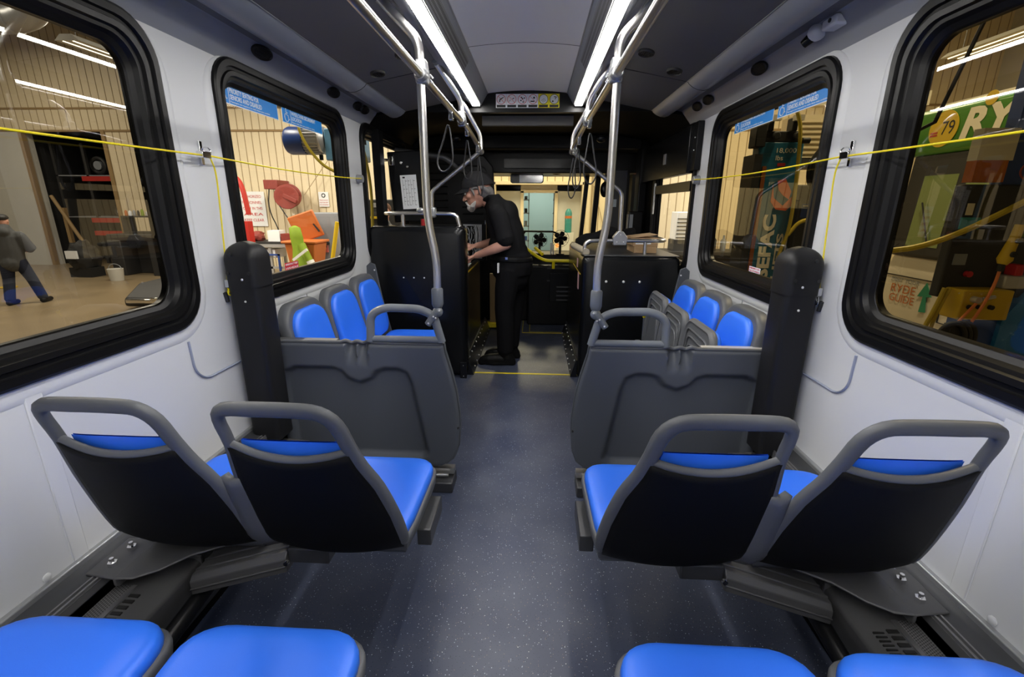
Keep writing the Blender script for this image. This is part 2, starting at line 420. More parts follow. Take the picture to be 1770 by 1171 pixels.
for s in (1, -1):
    extr('cove', sec_cove, s, 'cove', parent=ceil); extr('cove_recess', sec_groove, s, 'panel', parent=ceil)
    extr('air_duct', sec_duct, s, 'duct', parent=ceil); extr('side_panel', sec_panel, s, 'panel', parent=ceil)
    extr('light_housing', sec_hous, s, 'duct', parent=ceil, y1=3.68)
    extr('grille_panel', sec_inner, s, 'duct', parent=ceil, ang=20)
    # perforated grille laid on the sloping inner panel
    g = G(s); d = Vector((.296 - .336, 0, 2.118 - 2.054)); n = Vector((-d.z, 0, d.x)).normalized() * .0015
    a = Vector((.336, 0, 2.054))
    def pf(u, v): q = a + d * (.14 + .66 * u); return (q.x + n.x, -1.4 + 4.22 * v, q.z + n.z * (1 if n.z < 0 else -1))
    g.grid(pf, 1, 1); g.obj('speaker_grille', 'perf', ceil)
    # thin bright lines: crease highlight painted in as a pale bead, then trim beads
    g = G(s); g.tube([(.899, -1.5, 2.013), (.899, 3.7, 2.013)], .0022, 6); g.obj('trim_and_highlight', 'cast', ceil)
    g = G(s); g.tube([(.336, -1.5, 2.053), (.336, 3.68, 2.053)], .003, 6); g.obj('trim_and_highlight', 'cast', ceil)
    g = G(s); g.tube([(.288, -1.5, 2.131), (.288, 3.7, 2.131)], .004, 6); g.obj('trim_and_highlight', 'duct', ceil)
    # seam between side panel sections
    g = G(s); q = [(.898, 2.0135), (.50, 2.0885)]
    g.tube([(q[0][0], 2.885, q[0][1]), (q[1][0], 2.885, q[1][1])], .002, 6); g.obj('panel_seam', 'ink', ceil)
    g = G(s); g.tube([(x, 2.885, z - .0005) for x, z in sec_duct], .0018, 6); g.obj('duct_seam', 'ink', ceil)
g = G()
def cf(u, v): x = -.288 + .576 * u; return (x, -1.5 + 5.2 * v, 2.132 + .018 * (1 - (x / .288) ** 2))
g.grid(cf, 16, 2); g.obj('ceiling_liner', 'ceil', ceil)
g = G(); g.tube([(-.288 + .576 * i / 12, 2.68, 2.132 + .018 * (1 - ((-.288 + .048 * i) / .288) ** 2)) for i in range(13)], .0018, 6); g.obj('liner_seam', 'panel', ceil)
g = G(); g.box(-1.25, 1.25, -1.5, 6.0, 2.17, 2.2); st(g.obj('roof_panel', 'blackm', ceil))

for s, n in ((-1, 'left'), (1, 'right')):
    g = G(s)
    pr = [(.345, 2.0515), (.350, 2.047), (.370, 2.045), (.388, 2.046), (.397, 2.0495)]
    rs = [[(x, y, z) for x, z in pr] for y in (-1.45, 3.66)]
    g.rings(rs); o = g.obj('ceiling_light', 'led')
    tag(o, 'long glowing white strip light along the %s side of the ceiling' % n, 'ceiling light', 'ceiling strip lights')
    g = G(s); g.box(.343, .398, 3.66, 3.675, 2.04, 2.056); g.obj('end_cap', 'white2', o)

# bulkhead at the front of the passenger ceiling
bh = st(E('trim_1', '', '')); del bh['label']; del bh['category']
g = G(); 
g.prism([(-.31, 2.165), (-.31, 2.125), (-.345, 2.06), (-.40, 2.04), (-.47, 2.02), (-.44, 2.004), (.44, 2.004), (.47, 2.02), (.40, 2.04), (.345, 2.06), (.31, 2.125), (.31, 2.165)], 'y', 3.70, 3.74)
g.obj('bulkhead_panel', 'black', bh, bev=.003)
g = G(); g.prism([(-1.195, 1.93), (-1.12, 1.985), (-.9, 2.01), (-.44, 2.01), (-.44, 2.17), (-1.195, 2.17)], 'y', 3.70, 3.73); g.prism([(1.195, 1.93), (1.12, 1.985), (.9, 2.01), (.44, 2.01), (.44, 2.17), (1.195, 2.17)], 'y', 3.70, 3.73); g.obj('side_bulkhead', 'blackm', bh)
# cab ceiling
g = G()
cs = [(-1.19, 1.925), (-1.12, 1.985), (-.9, 2.02), (-.5, 2.03), (.5, 2.03), (.9, 2.02), (1.12, 1.985), (1.19, 1.925)]
rows = [[g.v((x, y, z)) for x, z in cs] for y in (3.73, 6.0)]
for i in range(7): g.f([rows[0][i], rows[0][i + 1], rows[1][i + 1], rows[1][i]])
g.obj('cab_ceiling', 'blackm', ceil)
g = G(); g.box(-.36, .36, 3.95, 4.0, 1.955, 2.028); g.obj('cab_light_bar', 'panel', ceil, bev=.005)
for z0, z1, y in ((1.90, 2.03, 5.0), (1.69, 1.92, 5.35)):
    g = G(); g.box(-1.19, 1.19, y, 5.98, z0, z1); g.obj('front_header', 'black', ceil, bev=.01)
g = G(); g.box(-.28, .55, 5.342, 5.352, 1.74, 1.84); g.box(-.26, .53, 5.33, 5.344, 1.735, 1.742); g.obj('header_panel', 'blackg', ceil, bev=.003)
# wall base trims, ledges, floor coving
for s, n in ((-1, 'left'), (1, 'right')):
    base = st(E('baseboard_' + n, '', '')); del base['label']; del base['category']
    g = G(s); g.box(1.176, 1.194, -1.5, 3.5, .366, .386); g.obj('edge_strip', 'cast', base, bev=.004)
    secb = [(1.19, .376), (1.178, .372), (1.165, .362), (1.15, .356), (1.135, .354), (1.128, .354), (1.128, .30), (1.11, .30), (1.11, .0)]
    extr('ledge', secb, s, 'dkgrey', y1=3.5, parent=base, ang=60)
    g = G(s); g.box(1.104, 1.130, -1.5, 3.5, .325, .349); g.box(1.122, 1.127, -1.5, 3.5, .349, .357); g.box(1.106, 1.111, -1.5, 3.5, .349, .357); g.obj('seat_track', 'track', base)
    g = G(s); g.box(1.11, 1.19, -1.5, 3.5, 0, .30); g.obj('riser', 'heat', base)
    g = G(s)
    for y in (-.6, .93, 1.42, 1.95): g.ell((1.190, y, .40), (.004, .012, .012), 10, 6)
    g.obj('rivet', 'white2', base)
# panel joints and the shallow recess lines on the wall
for s, n, k in ((-1, 'left', 2), (1, 'right', 3)):
    t = st(E('trim_%d' % k, '', '')); del t['label']; del t['category']
    g = G(s); g.box(1.188, 1.194, 1.00, 1.045, .385, .912); g.obj('joint_cover', 'white2', t, bev=.003)
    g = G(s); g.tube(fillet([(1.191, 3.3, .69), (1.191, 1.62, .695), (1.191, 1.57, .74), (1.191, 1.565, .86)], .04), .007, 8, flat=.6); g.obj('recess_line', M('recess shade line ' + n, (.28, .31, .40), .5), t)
    g = G(s); g.box(1.189, 1.1925, 2.48, 2.484, .385, .912); g.obj('joint_line', 'cast', t)
# yellow floor line and access hatch
g = G(); g.xf = Matrix.Rotation(radians(-.3), 4, 'Z'); g.box(-.43, .43, 3.60, 3.625, .0005, .0025); tag(g.obj('floor_line', 'yeltape'), 'yellow tape line across the aisle floor between the two black cabinets', 'floor marking')
h = E('floor_hatch', 'floor access hatch outlined with thin yellow paint near the front entrance', 'hatch')
g = G(); g.box(-.03, .50, 4.93, 5.74, .0005, .0035); g.obj('hatch_plate', 'floor', h)
g = G()
for a in ((-.05, .52, 4.895, 4.905), (-.05, .52, 5.76, 5.77), (-.05, -.043, 4.895, 5.77), (.03, .5, 4.935, 4.943), (.03, .037, 4.94, 5.73), (-.0, .5, 5.72, 5.73)):
    g.box(a[0], a[1], a[2], a[3], .001, .0045)
g.obj('yellow_outline', 'yeltape', h)
g = G(); g.cyl((.25, 5.70, .003), (.25, 5.70, .006), .02); g.cyl((.05, 5.0, .003), (.05, 5.0, .006), .015); pieces(g, 'latch', 'dkgrey', h)

# ceiling vents
def vent(x, y, z, side, nrm, label, grp, sz=(.052, .04), lit=False):
    n = Vector(nrm).normalized(); yv = Vector((0, 1, 0)); xv = yv.cross(n).normalized()
    root = E('air_vent', label, 'vent', grp)
    g = G(side); mt = Matrix((xv, yv, n)).transposed().to_4x4(); mt.translation = Vector((x, y, z)); g.xf = mt
    N = 24
    rs = []
    for r, h in ((1.0, 0), (1.0, .008), (.9, .012), (.82, .006), (.82, .0)):
        rs.append([(cos(2 * pi * i / N) * sz[1] * r, sin(2 * pi * i / N) * sz[0] * r, h) for i in range(N)])
    g.rings(rs); g.obj('vent_ring', 'ink', root, ang=60)
    g = G(side); g.xf = mt
    for k in range(-3, 4):
        w = sz[0] * .78 * sqrt(max(0, 1 - (k / 4) ** 2)); g.box(k * sz[1] * .22 - .0015, k * sz[1] * .22 + .0015, -w, w, .0005, .0075)
    g.obj('louvre', 'ink', root)
    return root
pz = lambda x: 2.014 + (.895 - x) / (.895 - .5) * .076
for s, n in ((-1, 'left'), (1, 'right')):
    vent(.79, 2.75, pz(.79), s, (-.19, 0, -1), 'round black ceiling vent on the %s dark panel, the lower one nearer the windows' % n, 'round vents in the ceiling panels')
    vent(.60, 2.57, pz(.60), s, (-.19, 0, -1), 'round black ceiling vent on the %s dark panel, the upper one nearer the grab rail' % n, 'round vents in the ceiling panels')
for s, ys, n in ((-1, (2.22, 2.96, 3.35, 3.47), 'left'), (1, (2.52, 3.2, 3.4), 'right')):
    for i, y in enumerate(ys):
        w = ['nearest the camera', 'second from the rear', 'third from the rear', 'farthest towards the driver'][i if i < len(ys) - 1 else 3]
        vent(1.13, y, 1.986, s, (-.75, 0, -.66), 'flat oval black vent in the grey cove above the %s windows, %s' % (n, w), 'oval vents above the windows', (.075, .030))

# pictogram sign on the bulkhead
sg = E('rules_sign', 'strip of six prohibition pictograms, four white and two yellow, on the black bulkhead', 'sign')
mt = frame((-.228, 3.699, 2.035), (1, 0, 0), (0, 0, 1))
cw = .462 / 6
for i in range(6):
    card('sign_panel', 'signwhite' if i < 4 else 'signyel', mt, i * cw, (i + 1) * cw - .0006, 0, .092, sg, th=.0012)
    g = G(); g.xf = mt; c = (i * cw + cw / 2, .056, .002)
    g.cyl((c[0], c[1], .001), (c[0], c[1], .0018), .030, n=28); g.obj('disc', 'signwhite', sg)
    g = G(); g.xf = mt; g.tube([(c[0] + .031 * cos(a * pi / 14), c[1] + .031 * sin(a * pi / 14), .0022) for a in range(28)], .0018, 6, closed=True)
    if i < 4: g.tube([(c[0] - .022, c[1] + .022, .0022), (c[0] + .022, c[1] - .022, .0022)], .0013, 6)
    g.obj('ring', 'red' if i < 4 else 'ink', sg)
    g = G(); g.xf = mt
    if i == 0: g.tube([(c[0] - .012, c[1] - .018, .003), (c[0] - .008, c[1] - .001, .003), (c[0] + .018, c[1] + .014, .003)], [.0035, .004, .0025], 6)
    if i == 1: g.tube([(c[0] + .004, c[1] + .002, .003), (c[0] + .018, c[1] + .008, .003)], .0025, 6); g.tube([(c[0] - .008, c[1] - .002, .003), (c[0] - .018, c[1] - .015, .003)], .0012, 6)
    if i == 2:
        for q in ((-.006, .012), (.015, .008), (-.01, -.008), (.006, -.018), (.002, .004)): g.cyl((c[0] + q[0], c[1] + q[1], .002), (c[0] + q[0], c[1] + q[1], .0032), .005, n=10)
    if i == 3: g.box(c[0] - .018, c[0] + .010, c[1] - .018, c[1] - .010, .002, .003); g.cyl((c[0] + .008, c[1] + .01, .002), (c[0] + .008, c[1] + .01, .003), .007, n=10)
    if i == 4:
        for q in (-.006, 0, .006): g.tube([(c[0] - .012 + q, c[1] - .016 - q, .003), (c[0] + .012 + q, c[1] + .0 - q, .003)], .001, 6)
    if i == 5: g.tube([(c[0] - .002, c[1] + .016, .003), (c[0] + .016, c[1] + .014, .003), (c[0] + .006, c[1] + .0, .003)], [.003, .004, .003], 6); g.cyl((c[0] - .01, c[1] - .014, .002), (c[0] - .01, c[1] - .014, .003), .006, n=10)
    g.obj('pictogram', 'ink', sg)
    card('caption_bar', 'ink', mt, i * cw + .006, (i + 1) * cw - .006, .003, .020, sg, th=.001, z=.0012)

# ================================================================== GRAB RAILS, STANCHIONS, STRAPS
def hanger(s, y, root, up=0.0):
    g = G(s); g.tube(fillet([(.372, y, 1.83), (.374, y, 1.94), (.478, y - .17, 2.09)], .05), .016, 14); g.obj('hanger', 'steel', root)
    g = G(s); g.tube([(.480, y - .23, 2.087), (.480, y - .12, 2.087)], .014, 8, flat=.5); g.obj('hanger_foot', 'cast', root)
for s, n in ((-1, 'left'), (1, 'right')):
    gr = E('grab_rail', 'stainless overhead grab rail left of the aisle, bending down to the left cabinet' if s < 0 else 'stainless overhead grab rail right of the aisle, bending down to the right cabinet', 'grab rail', 'overhead grab rails')
    g = G(s)
    g.tube(fillet([(.372, -1.4, 1.83), (.372, 3.25, 1.83), (.334, 3.64, 1.735), (.72, 3.66, 1.45), (.725, 3.66, 1.285 if s < 0 else 1.10)], [.25, .03, .04], 8), .0155, 16); g.obj('rail', 'steel', gr)
    hanger(s, 1.10, gr); hanger(s, 2.98, gr)
    g = G(s); g.tube(fillet([(.335, 3.64, 1.735), (.335, 3.64, 1.84), (.478, 3.52, 2.085)], .05), .016, 14); g.obj('hanger', 'steel', gr)
    g = G(s)
    for y in (1.98, 2.98): 
        g.tube([(.372, y - .045, 1.83), (.372, y - .03, 1.83), (.372, y + .03, 1.83), (.372, y + .045, 1.83)], [.020, .026, .026, .020], 16)
    g.cyl((.342, 3.59, 1.75), (.336, 3.66, 1.73), .022)
    pieces(g, 'clamp', 'cast', gr)
    g = G(s)
    for y in (1.98, 2.98): g.prism([(.350, 1.80), (.394, 1.80), (.398, 1.84), (.392, 1.885), (.352, 1.885), (.346, 1.84)], 'y', y - .022, y + .022)
    pieces(g, 'clamp_block', 'cast', gr, bev=.006)
    g = G(s)
    for y in (2.06, 2.04, 2.02):
        for z in (1.822, 1.84): g.ell((.346, y - .01, z), (.004, .004, .004), 8, 5)
    g.obj('bolt', 'screw', gr)
    sp = E('stanchion', 'bent stainless stanchion pole rising from the %s partition to the ceiling rail' % n, 'pole', 'stanchion poles')
    g = G(s)
    g.tube(fillet([(.346, 1.98, .975), (.343, 1.98, 1.12), (.376, 1.98, 1.29), (.379, 1.98, 1.80)], [.12, .12], 8), [.0165] * 20, 18); g.obj('pole', 'steel', sp)
    g = G(s); g.tube(fillet([(.379, 1.98, 1.86), (.379, 1.98, 1.95), (.535, 1.99, 2.105)], .07), .018, 14); g.obj('upper_pole', 'steel', sp)
    g = G(s); g.tube([(.347, 1.98, 1.0), (.347, 1.98, .993), (.347, 1.98, .93), (.347, 1.98, .915), (.347, 1.98, .905)], [.022, .0255, .0255, .020, .010], 20); g.obj('socket', 'socket', sp, ang=60)
    g = G(s); g.ell((.347, 1.975, .895), (.023, .023, .023), 16, 10); g.tube([(.352, 1.972, .895), (.392, 1.968, .838)], [.022, .019], 14, flat=.8); g.obj('pivot_clamp', 'socket', sp, ang=60)
    g = G(s)
    for q in ((.335, .905), (.362, .878), (.385, .848), (.352, .872)): g.ell((q[0], 1.948, q[1]), (.0045, .004, .0045), 8, 5)
    g.obj('bolt', 'screw', sp)
def strap(x, y, dz, w, label, skew=0, ztop=1.83):
    r = E('hanging_strap', label, 'strap', 'hanging straps')
    g = G(); g.box(x - .012, x + .012, y - .016, y + .016, ztop - .055, ztop + .02); g.cyl((x - .014, y, ztop - .045), (x + .014, y, ztop - .045), .006); g.obj('clip', 'chrome', r, bev=.004)
    g = G(); pts = [(x + skew * .3, y, ztop - .05), (x + w * .55 + skew * .5, y, ztop - .05 - dz * .45), (x + w + skew * .8, y, ztop - .05 - dz * .8), (x + skew + w * .3, y, ztop - .05 - dz), (x + skew - w * .5, y, ztop - .05 - dz * .97), (x - w + skew * .8, y, ztop - .05 - dz * .75), (x - w * .45 + skew * .5, y, ztop - .05 - dz * .4)]
    g.tube(smooth_path(pts, 2, True), .0045, 8, closed=True, flat=2.4, ref=(0, 1, 0)); g.obj('loop', 'strapm', r, ang=60)
strap(-.374, 2.62, .26, .045, 'black strap loop on the left rail, the one nearest the left stanchion', -.05)
strap(-.374, 3.20, .27, .03, 'black strap loop on the left rail above the bending man', .0)
strap(-.345, 3.52, .30, .022, 'black strap loop at the front end of the left rail, hanging over the man\'s cap', .02, 1.765)
strap(.374, 2.88, .31, .042, 'black strap loop on the right rail, the wide one beside the right stanchion', .02)
strap(.360, 3.36, .29, .03, 'black strap loop on the right rail, middle one of the right side', -.01, 1.80)
strap(.345, 3.56, .31, .03, 'black strap loop at the front end of the right rail', -.01, 1.76)
for s, n in ((-1, 'left'), (1, 'right')):   # black box speakers / cab lamps
    g = G(s); g.ell((.62, 4.25, 1.90), (.045, .04, .035)); g.obj('lens', 'blackg', None).name = 'dome_speaker'
for o in list(bpy.data.objects):
    if o.name.startswith('dome_speaker'):
        sd = 'left' if o.data.vertices[0].co.x < 0 else 'right'
        tag(o, 'small dark dome speaker under the black cab ceiling on the %s' % sd, 'speaker')

# ================================================================== SEATS
P0 = Vector((0, 1.075, .395)); TT = Vector((0, -.15, .51)).normalized(); NN = Vector((0, -TT.z, TT.y))   # NN points backwards (to the camera)
PATHS = dict(
    c=[(-.200, .06), (-.206, .16), (-.200, .30), (-.186, .42), (-.186, .50), (-.165, .527), (-.10, .530), (0, .529), (.055, .522), (.088, .488), (.104, .42), (.122, .355), (.152, .285), (.176, .18), (.186, .09), (.180, .045)],
    w=[.010, .010, .012, .012, .013, .018, .020, .020, .020, .020, .019, .019, .018, .018, .018, .016])
def backp(u, v, off, xc):
    vv = min(.44, max(-.02, v)); l_, r_ = sideu(vv, -1), sideu(vv, 1); cc, hh = (l_ + r_) / 2, (r_ - l_) / 2
    bul = (.026 * max(0, 1 - ((u - cc) / hh) ** 2) - .004) * min(1, max(0, (.50 - v) / .1)) if abs(u) < .3 else 0
    low = -.05 * max(0, (.10 - v) / .12) ** 2
    p = P0 + TT * v + NN * (off + bul + low); return Vector((xc + u, p.y, p.z))
def sideu(v, side):
    # interpolate rail centreline by v for left / right branches
    L = [(-.02, -.150), (.02, -.188), (.06, -.198), (.16, -.203), (.30, -.197), (.42, -.184), (.5, -.18)]
    R = [(-.02, .150), (.02, .176), (.06, .182), (.09, .184), (.18, .172), (.285, .148), (.355, .118), (.42, .10), (.5, .085)]
    T = L if side < 0 else R
    for a, b in zip(T, T[1:]):
        if v <= b[0]: t = (v - a[0]) / (b[0] - a[0]); return a[1] + (b[1] - a[1]) * t
    return T[-1][1]
def poly_pan(xc, ins=0.0, y0=1.09, y1=1.495):
    w0, w1 = .196 - ins, .203 - ins
    pts = [(-w0 + .01, y0 + ins), (-w0, y0 + .08), (-w1, y1 - .13)]
    for i in range(7):
        a = pi - (pi / 2) * i / 6; pts.append((-w1 + .085 + .085 * cos(a), y1 - ins - .085 + .085 * sin(a)))
    for i in range(7):
        a = pi / 2 - (pi / 2) * i / 6; pts.append((w1 - .085 + .085 * cos(a), y1 - ins - .085 + .085 * sin(a)))
    pts += [(w1, y1 - .13), (w0, y0 + .08), (w0 - .01, y0 + ins)]
    return [(xc + p[0], p[1]) for p in pts]
def layered(g, poly, layers, f3):
    cx = sum(p[0] for p in poly) / len(poly); cy = sum(p[1] for p in poly) / len(poly); rs = []
    for sc, h in layers: rs.append([f3(cx + (p[0] - cx) * sc, cy + (p[1] - cy) * sc, h) for p in poly])
    g.rings(rs)
def seat_unit(s, root, xc):
    # frame rail
    g = G(s); pth = [Vector((p[0], p[1], 0)) for p in PATHS['c']]; ws = PATHS['w']
    # refine
    pts, wl = [], []
    for i in range(len(pth) - 1):
        for k in range(3):
            t = k / 3; a = pth[max(i - 1, 0)]; b = pth[i]; c = pth[i + 1]; d = pth[min(i + 2, len(pth) - 1)]
            pts.append(.5 * ((2 * b) + (c - a) * t + (2 * a - 5 * b + 4 * c - d) * t * t + (-a + 3 * b - 3 * c + d) * t ** 3)); wl.append(ws[i] * (1 - t) + ws[i + 1] * t)
    pts.append(pth[-1]); wl.append(ws[-1]); rs = []
    for i, p in enumerate(pts):
        t = (pts[min(i + 1, len(pts) - 1)] - pts[max(i - 1, 0)]).normalized(); nrm = Vector((-t.y, t.x, 0)); ring = []
        for k in range(14):
            a = 2 * pi * k / 14; cx = abs(cos(a)) ** .75 * (1 if cos(a) > 0 else -1); sy = abs(sin(a)) ** .75 * (1 if sin(a) > 0 else -1)
            q = p + nrm * cx * wl[i] * .95
            low = -.05 * max(0, (.10 - q.y) / .12) ** 2
            o3 = P0 + TT * q.y + NN * (sy * .013 + low); ring.append((xc + q.x, o3.y, o3.z))
        rs.append(ring)
    g.rings(rs); g.obj('seat_frame', 'grey', root, ang=60)
    # back shell (black)
    def bot(u): return -.012 - .016 * (1 - (u / .19) ** 2)
    def top(u): return .415 - .022 * (1 - (u / .17) ** 2)
    def bf(off):
        def f(a, b):
            vm = b; uL, uR = -1, 1
            v0 = -.0 + .40 * b; l = sideu(v0, -1) + .004; r = sideu(v0, 1) - .004
            u = l + (r - l) * a; v = bot(u) + (top(u) - bot(u)) * b
            return backp(u, v, off, xc)
        return f
    g = G(s); g.grid(bf(.004), 20, 20); bs_ = g.obj('back_shell', 'shell', root, solid=.012, ang=60)
    # grey lip on top of the shell
    g = G(s); n = 20; rs = []
    for i in range(n + 1):
        a = i / n; l = sideu(.41, -1); r = sideu(.41, 1) ; u = l + (r - l) * a; v = top(u) + .004
        ring = []
        for k in range(10):
            an = 2 * pi * k / 10; ring.append(backp(u, v + .0095 * cos(an), .004 + .010 * sin(an), xc))
        rs.append(ring)
    g.rings(rs); g.obj('back_lip', 'grey', bs_, ang=60)
    # back cushion
    g = G(s); rs = []
    N = 20
    def cf(a, b, off):
        v = .05 + .380 * b; l = sideu(v, -1) + .020; r = sideu(v, 1) - .024; u = l + (r - l) * a
        u = u; v2 = v + (.010 * (1 - ((a - .5) * 2) ** 2) - .006) * b ** 4
        return backp(u, v2, off, xc)
    def sm(a): return min(1, min(a, 1 - a) * 9) ** .5
    g.grid(lambda a, b: cf(a, b, -.016 - .030 * sm(a) * sm(b) ), N, N)
    g.grid(lambda a, b: cf(a, b, -.012), N, N)
    g.obj('back_cushion', 'blue', bs_, ang=60)
    # pan
    g = G(s)
    zf = lambda x, y, h: (x, y, h + (y - 1.3) * .04 - .018 * max(0, (y - 1.42) / .075) ** 2)
    layered(g, poly_pan(xc), [(.80, .355), (.93, .375), (.985, .40), (1.0, .425), (.992, .434), (.97, .436)], zf); sp_ = g.obj('seat_pan', 'grey', root, ang=60)
    g = G(s); layered(g, poly_pan(xc, .009), [(.985, .430), (1.0, .436), (1.0, .446), (.985, .457), (.95, .463), (.85, .466), (.6, .463), (.3, .461), (.05, .460)], zf); g.obj('seat_cushion', 'blue', sp_, ang=60)
def seat_pair(s, label):
    root = E('double_seat', label, 'seat', 'forward-facing double seats')
    for xc in (-.4575, -.885): seat_unit(-s, root, xc)
    m = -s
    g = G(m)   # joint bracket between the two seats
    g.grid(lambda a, b: backp(-.671 + (a - .5) * .075 * (1 - .5 * b) + .0, .02 + .29 * b, .004 - .012 * abs(a - .5) * 2, 0) , 6, 10); g.obj('seat_joint', 'grey', root, solid=.02, ang=60)
    # cantilever beam, sloping extrusion under the seats
    g = G(m)
    a, b = Vector((-.925, 0, .225)), Vector((-.62, 0, .325))
    sec = [(1.06, 0), (1.06, .045), (1.075, .062), (1.205, .062), (1.22, .05), (1.22, 0)]
    g.rings([[(q.x, y, q.z + h) for y, h in sec] for q in (a, b)])
    for yy in (1.09, 1.13, 1.17): g.rings([[(q.x, y, q.z + h) for y, h in ((yy, .06), (yy, .067), (yy + .008, .067), (yy + .008, .06))] for q in (a, b)])
    for yy in (.022,): g.rings([[(q.x, 1.055, q.z + yy - .003), (q.x, 1.061, q.z + yy - .003), (q.x, 1.061, q.z + yy + .003), (q.x, 1.055, q.z + yy + .003)] for q in (a, b)])
    g.obj('cantilever_beam', 'heat', root, bev=.003)
    g = G(m); g.box(-.62, -.50, 1.075, 1.20, .345, .395); g.box(-1.0, -.60, 1.16, 1.22, .345, .40); g.obj('mounting_plate', 'dkgrey', root, bev=.005)
    g = G(m); 
    for q in ((-.975, .225), (-.615, .362)): g.cyl((q[0], 1.06, q[1]), (q[0], 1.05, q[1]), .007)
    pieces(g, 'bolt', 'chrome', root)
    # wall bracket with two bolts
    g = G(m)
    rs = []
    for x, z, y0_, y1_ in ((-1.15, .362, .985, 1.13), (-1.06, .360, .975, 1.14), (-1.02, .35, .99, 1.16), (-.97, .352, 1.02, 1.22), (-.90, .372, 1.06, 1.30), (-.80, .385, 1.10, 1.36)): rs.append([(x, y0_, z), (x, y1_, z), (x, y1_, z - .007), (x, y0_, z - .007)])
    g.rings(rs)
    g.prism([(.975, .36), (.975, .335), (.985, .325), (1.13, .325), (1.13, .36)], 'x', -1.064, -1.056)
    g.obj('wall_bracket', 'heat', root, bev=.004)
    g = G(m)
    for y in (1.02, 1.085): g.tube([(-1.10, y, .36), (-1.10, y, .374), (-1.10, y, .375), (-1.10, y, .386)], [.012, .012, .006, .006], 6)
    pieces(g, 'bracket_bolt', 'chrome', root)
    g = G(m); g.tube([(-.915, .92, .17), (-.915, .95, .19), (-.925, 1.20, .205), (-.93, 1.45, .21)], [.012, .024, .024, .018], 14); g.obj('damper', 'black', root, ang=60)
    g = G(m); g.box(-.945, -.885, .80, .90, .19, .20); g.cyl((-.91, .85, .19), (-.91, .85, .215), .012, n=6); g.obj('foot_bracket', 'dkgrey', root, bev=.004); g = G(m); g.box(-.28, -.235, 1.22, 1.40, .30, .36); g.obj('side_rail', 'dkgrey', root, bev=.004)
    return root
sL = seat_pair(-1, 'blue and grey double seat on the left, second row, right behind the left partition')
sR = seat_pair(1, 'blue and grey double seat on the right, second row, right behind the right partition')
tree_copy(sL, (0, -.712, 0), 'double seat at the bottom left corner of the photo, only its blue cushions in view')
tree_copy(sR, (0, -.705, 0), 'double seat at the bottom right corner of the photo, only its blue cushions in view')

# ---------- longitudinal three-seat benches
def bench(s, ys, flip, label):
    root = E('side_bench', label, 'bench', 'three-seat side benches')
    xb = lambda z: 1.0 + (z - .45) * .22      # recline of the backs towards the wall
    for yc in ys:
        poly = rrect(-.190, .190, .44, .87, .11, 7)
        poly = [(p[0] * (1 - .10 * max(0, (p[1] - .5) / .36)), p[1]) for p in poly]
        g = G(s); layered(g, [(yc + p[0] * 1.13, p[1] + .012 if p[1] > .6 else p[1]) for p in poly], [(.9, .055), (1.0, .045), (1.015, .02), (1.0, .0), (.97, -.006), (.90, -.002)], lambda y, z, h: (xb(z) + h, y, z)); g.obj('seat_back', 'grey', root, ang=60)
        g = G(s); layered(g, [(yc + p[0] * .95, .47 + (p[1] - .44) * .88) for p in poly], [(.99, -.0), (1.0, -.012), (.98, -.024), (.9, -.03), (.6, -.026), (.2, -.022), (.02, -.022)], lambda y, z, h: (xb(z) + h, y, z)); g.obj('back_cushion', 'blue', root, ang=60)
        base = rrect(-.195, .195, -.215, .20, .08, 6)
        if not flip:
            g = G(s); layered(g, [(.79 + p[1], yc + p[0]) for p in base], [(.85, .37), (.97, .395), (1, .42), (.98, .437)], lambda x, y, h: (x, y, h)); g.obj('seat_pan', 'grey', root, ang=60)
            g = G(s); layered(g, [(.79 + p[1] * .94, yc + p[0] * .94) for p in base], [(1, .432), (1, .447), (.97, .458), (.85, .463), (.4, .458), (.05, .457)], lambda x, y, h: (x, y, h)); g.obj('seat_cushion', 'blue', root, ang=60)
        else:
            fx = lambda x, y, h: (.885 + h + (x - .60) * .10, y, x)
            g = G(s); layered(g, [(.60 + p[1], yc + p[0]) for p in base], [(.98, .01), (1.0, .0), (.99, -.012), (.93, -.022), (.90, -.016), (.86, -.016)], fx); g.obj('seat_pan', 'grey', root, ang=60)
            g = G(s); layered(g, [(.60 + p[1] * .94, yc + p[0] * .94) for p in base], [(1, .010), (1, .022), (.97, .034), (.85, .040), (.4, .038)], fx); g.obj('seat_cushion', 'blue', root, ang=60)
            g = G(s)
            for k in range(3): g.tube(fillet([fx(.46, yc - .15, -.018 - 0), fx(.74 - k * .035, yc - .15 + k * .03, -.02), fx(.75 - k * .035, yc + .15 - k * .03, -.02), fx(.46, yc + .15 - k * .02, -.018)], .05), .005, 6)
            g.obj('moulded_rib', 'grey', root, ang=60)
    g = G(s); g.box(1.02, 1.16, ys[0] - .2, ys[-1] + .2, .30, .42); g.box(.66 if not flip else .90, 1.08, ys[0] - .15, ys[-1] + .15, .33, .385); g.obj('bench_frame', 'dkgrey', root, bev=.006)
    g = G(s)
    for y in (ys[0], ys[-1]): g.tube([(.86 if not flip else .95, y, .36), (.90 if not flip else .97, y, .0)], .02)
    g.obj('leg', 'dkgrey', root)
    g = G(s); g.prism([(1.17, .40), (.99, .40), (1.05, .70), (1.085, .93), (1.12, .945), (1.15, .92)], 'y', ys[-1] + .225, ys[-1] + .24); g.obj('end_fin', 'greyd', root, bev=.004)
    g = G(s); g.ell((1.09, ys[-1] + .22, .89), (.006, .004, .006), 8, 5); g.obj('bolt', 'screw', root)
    return root
bl = bench(-1, (2.235, 2.665, 3.095), False, 'three-place blue side bench along the left wall, cushions lowered')
br = bench(1, (2.22, 2.62, 3.02), True, 'three-place blue side bench along the right wall, its seats folded up')
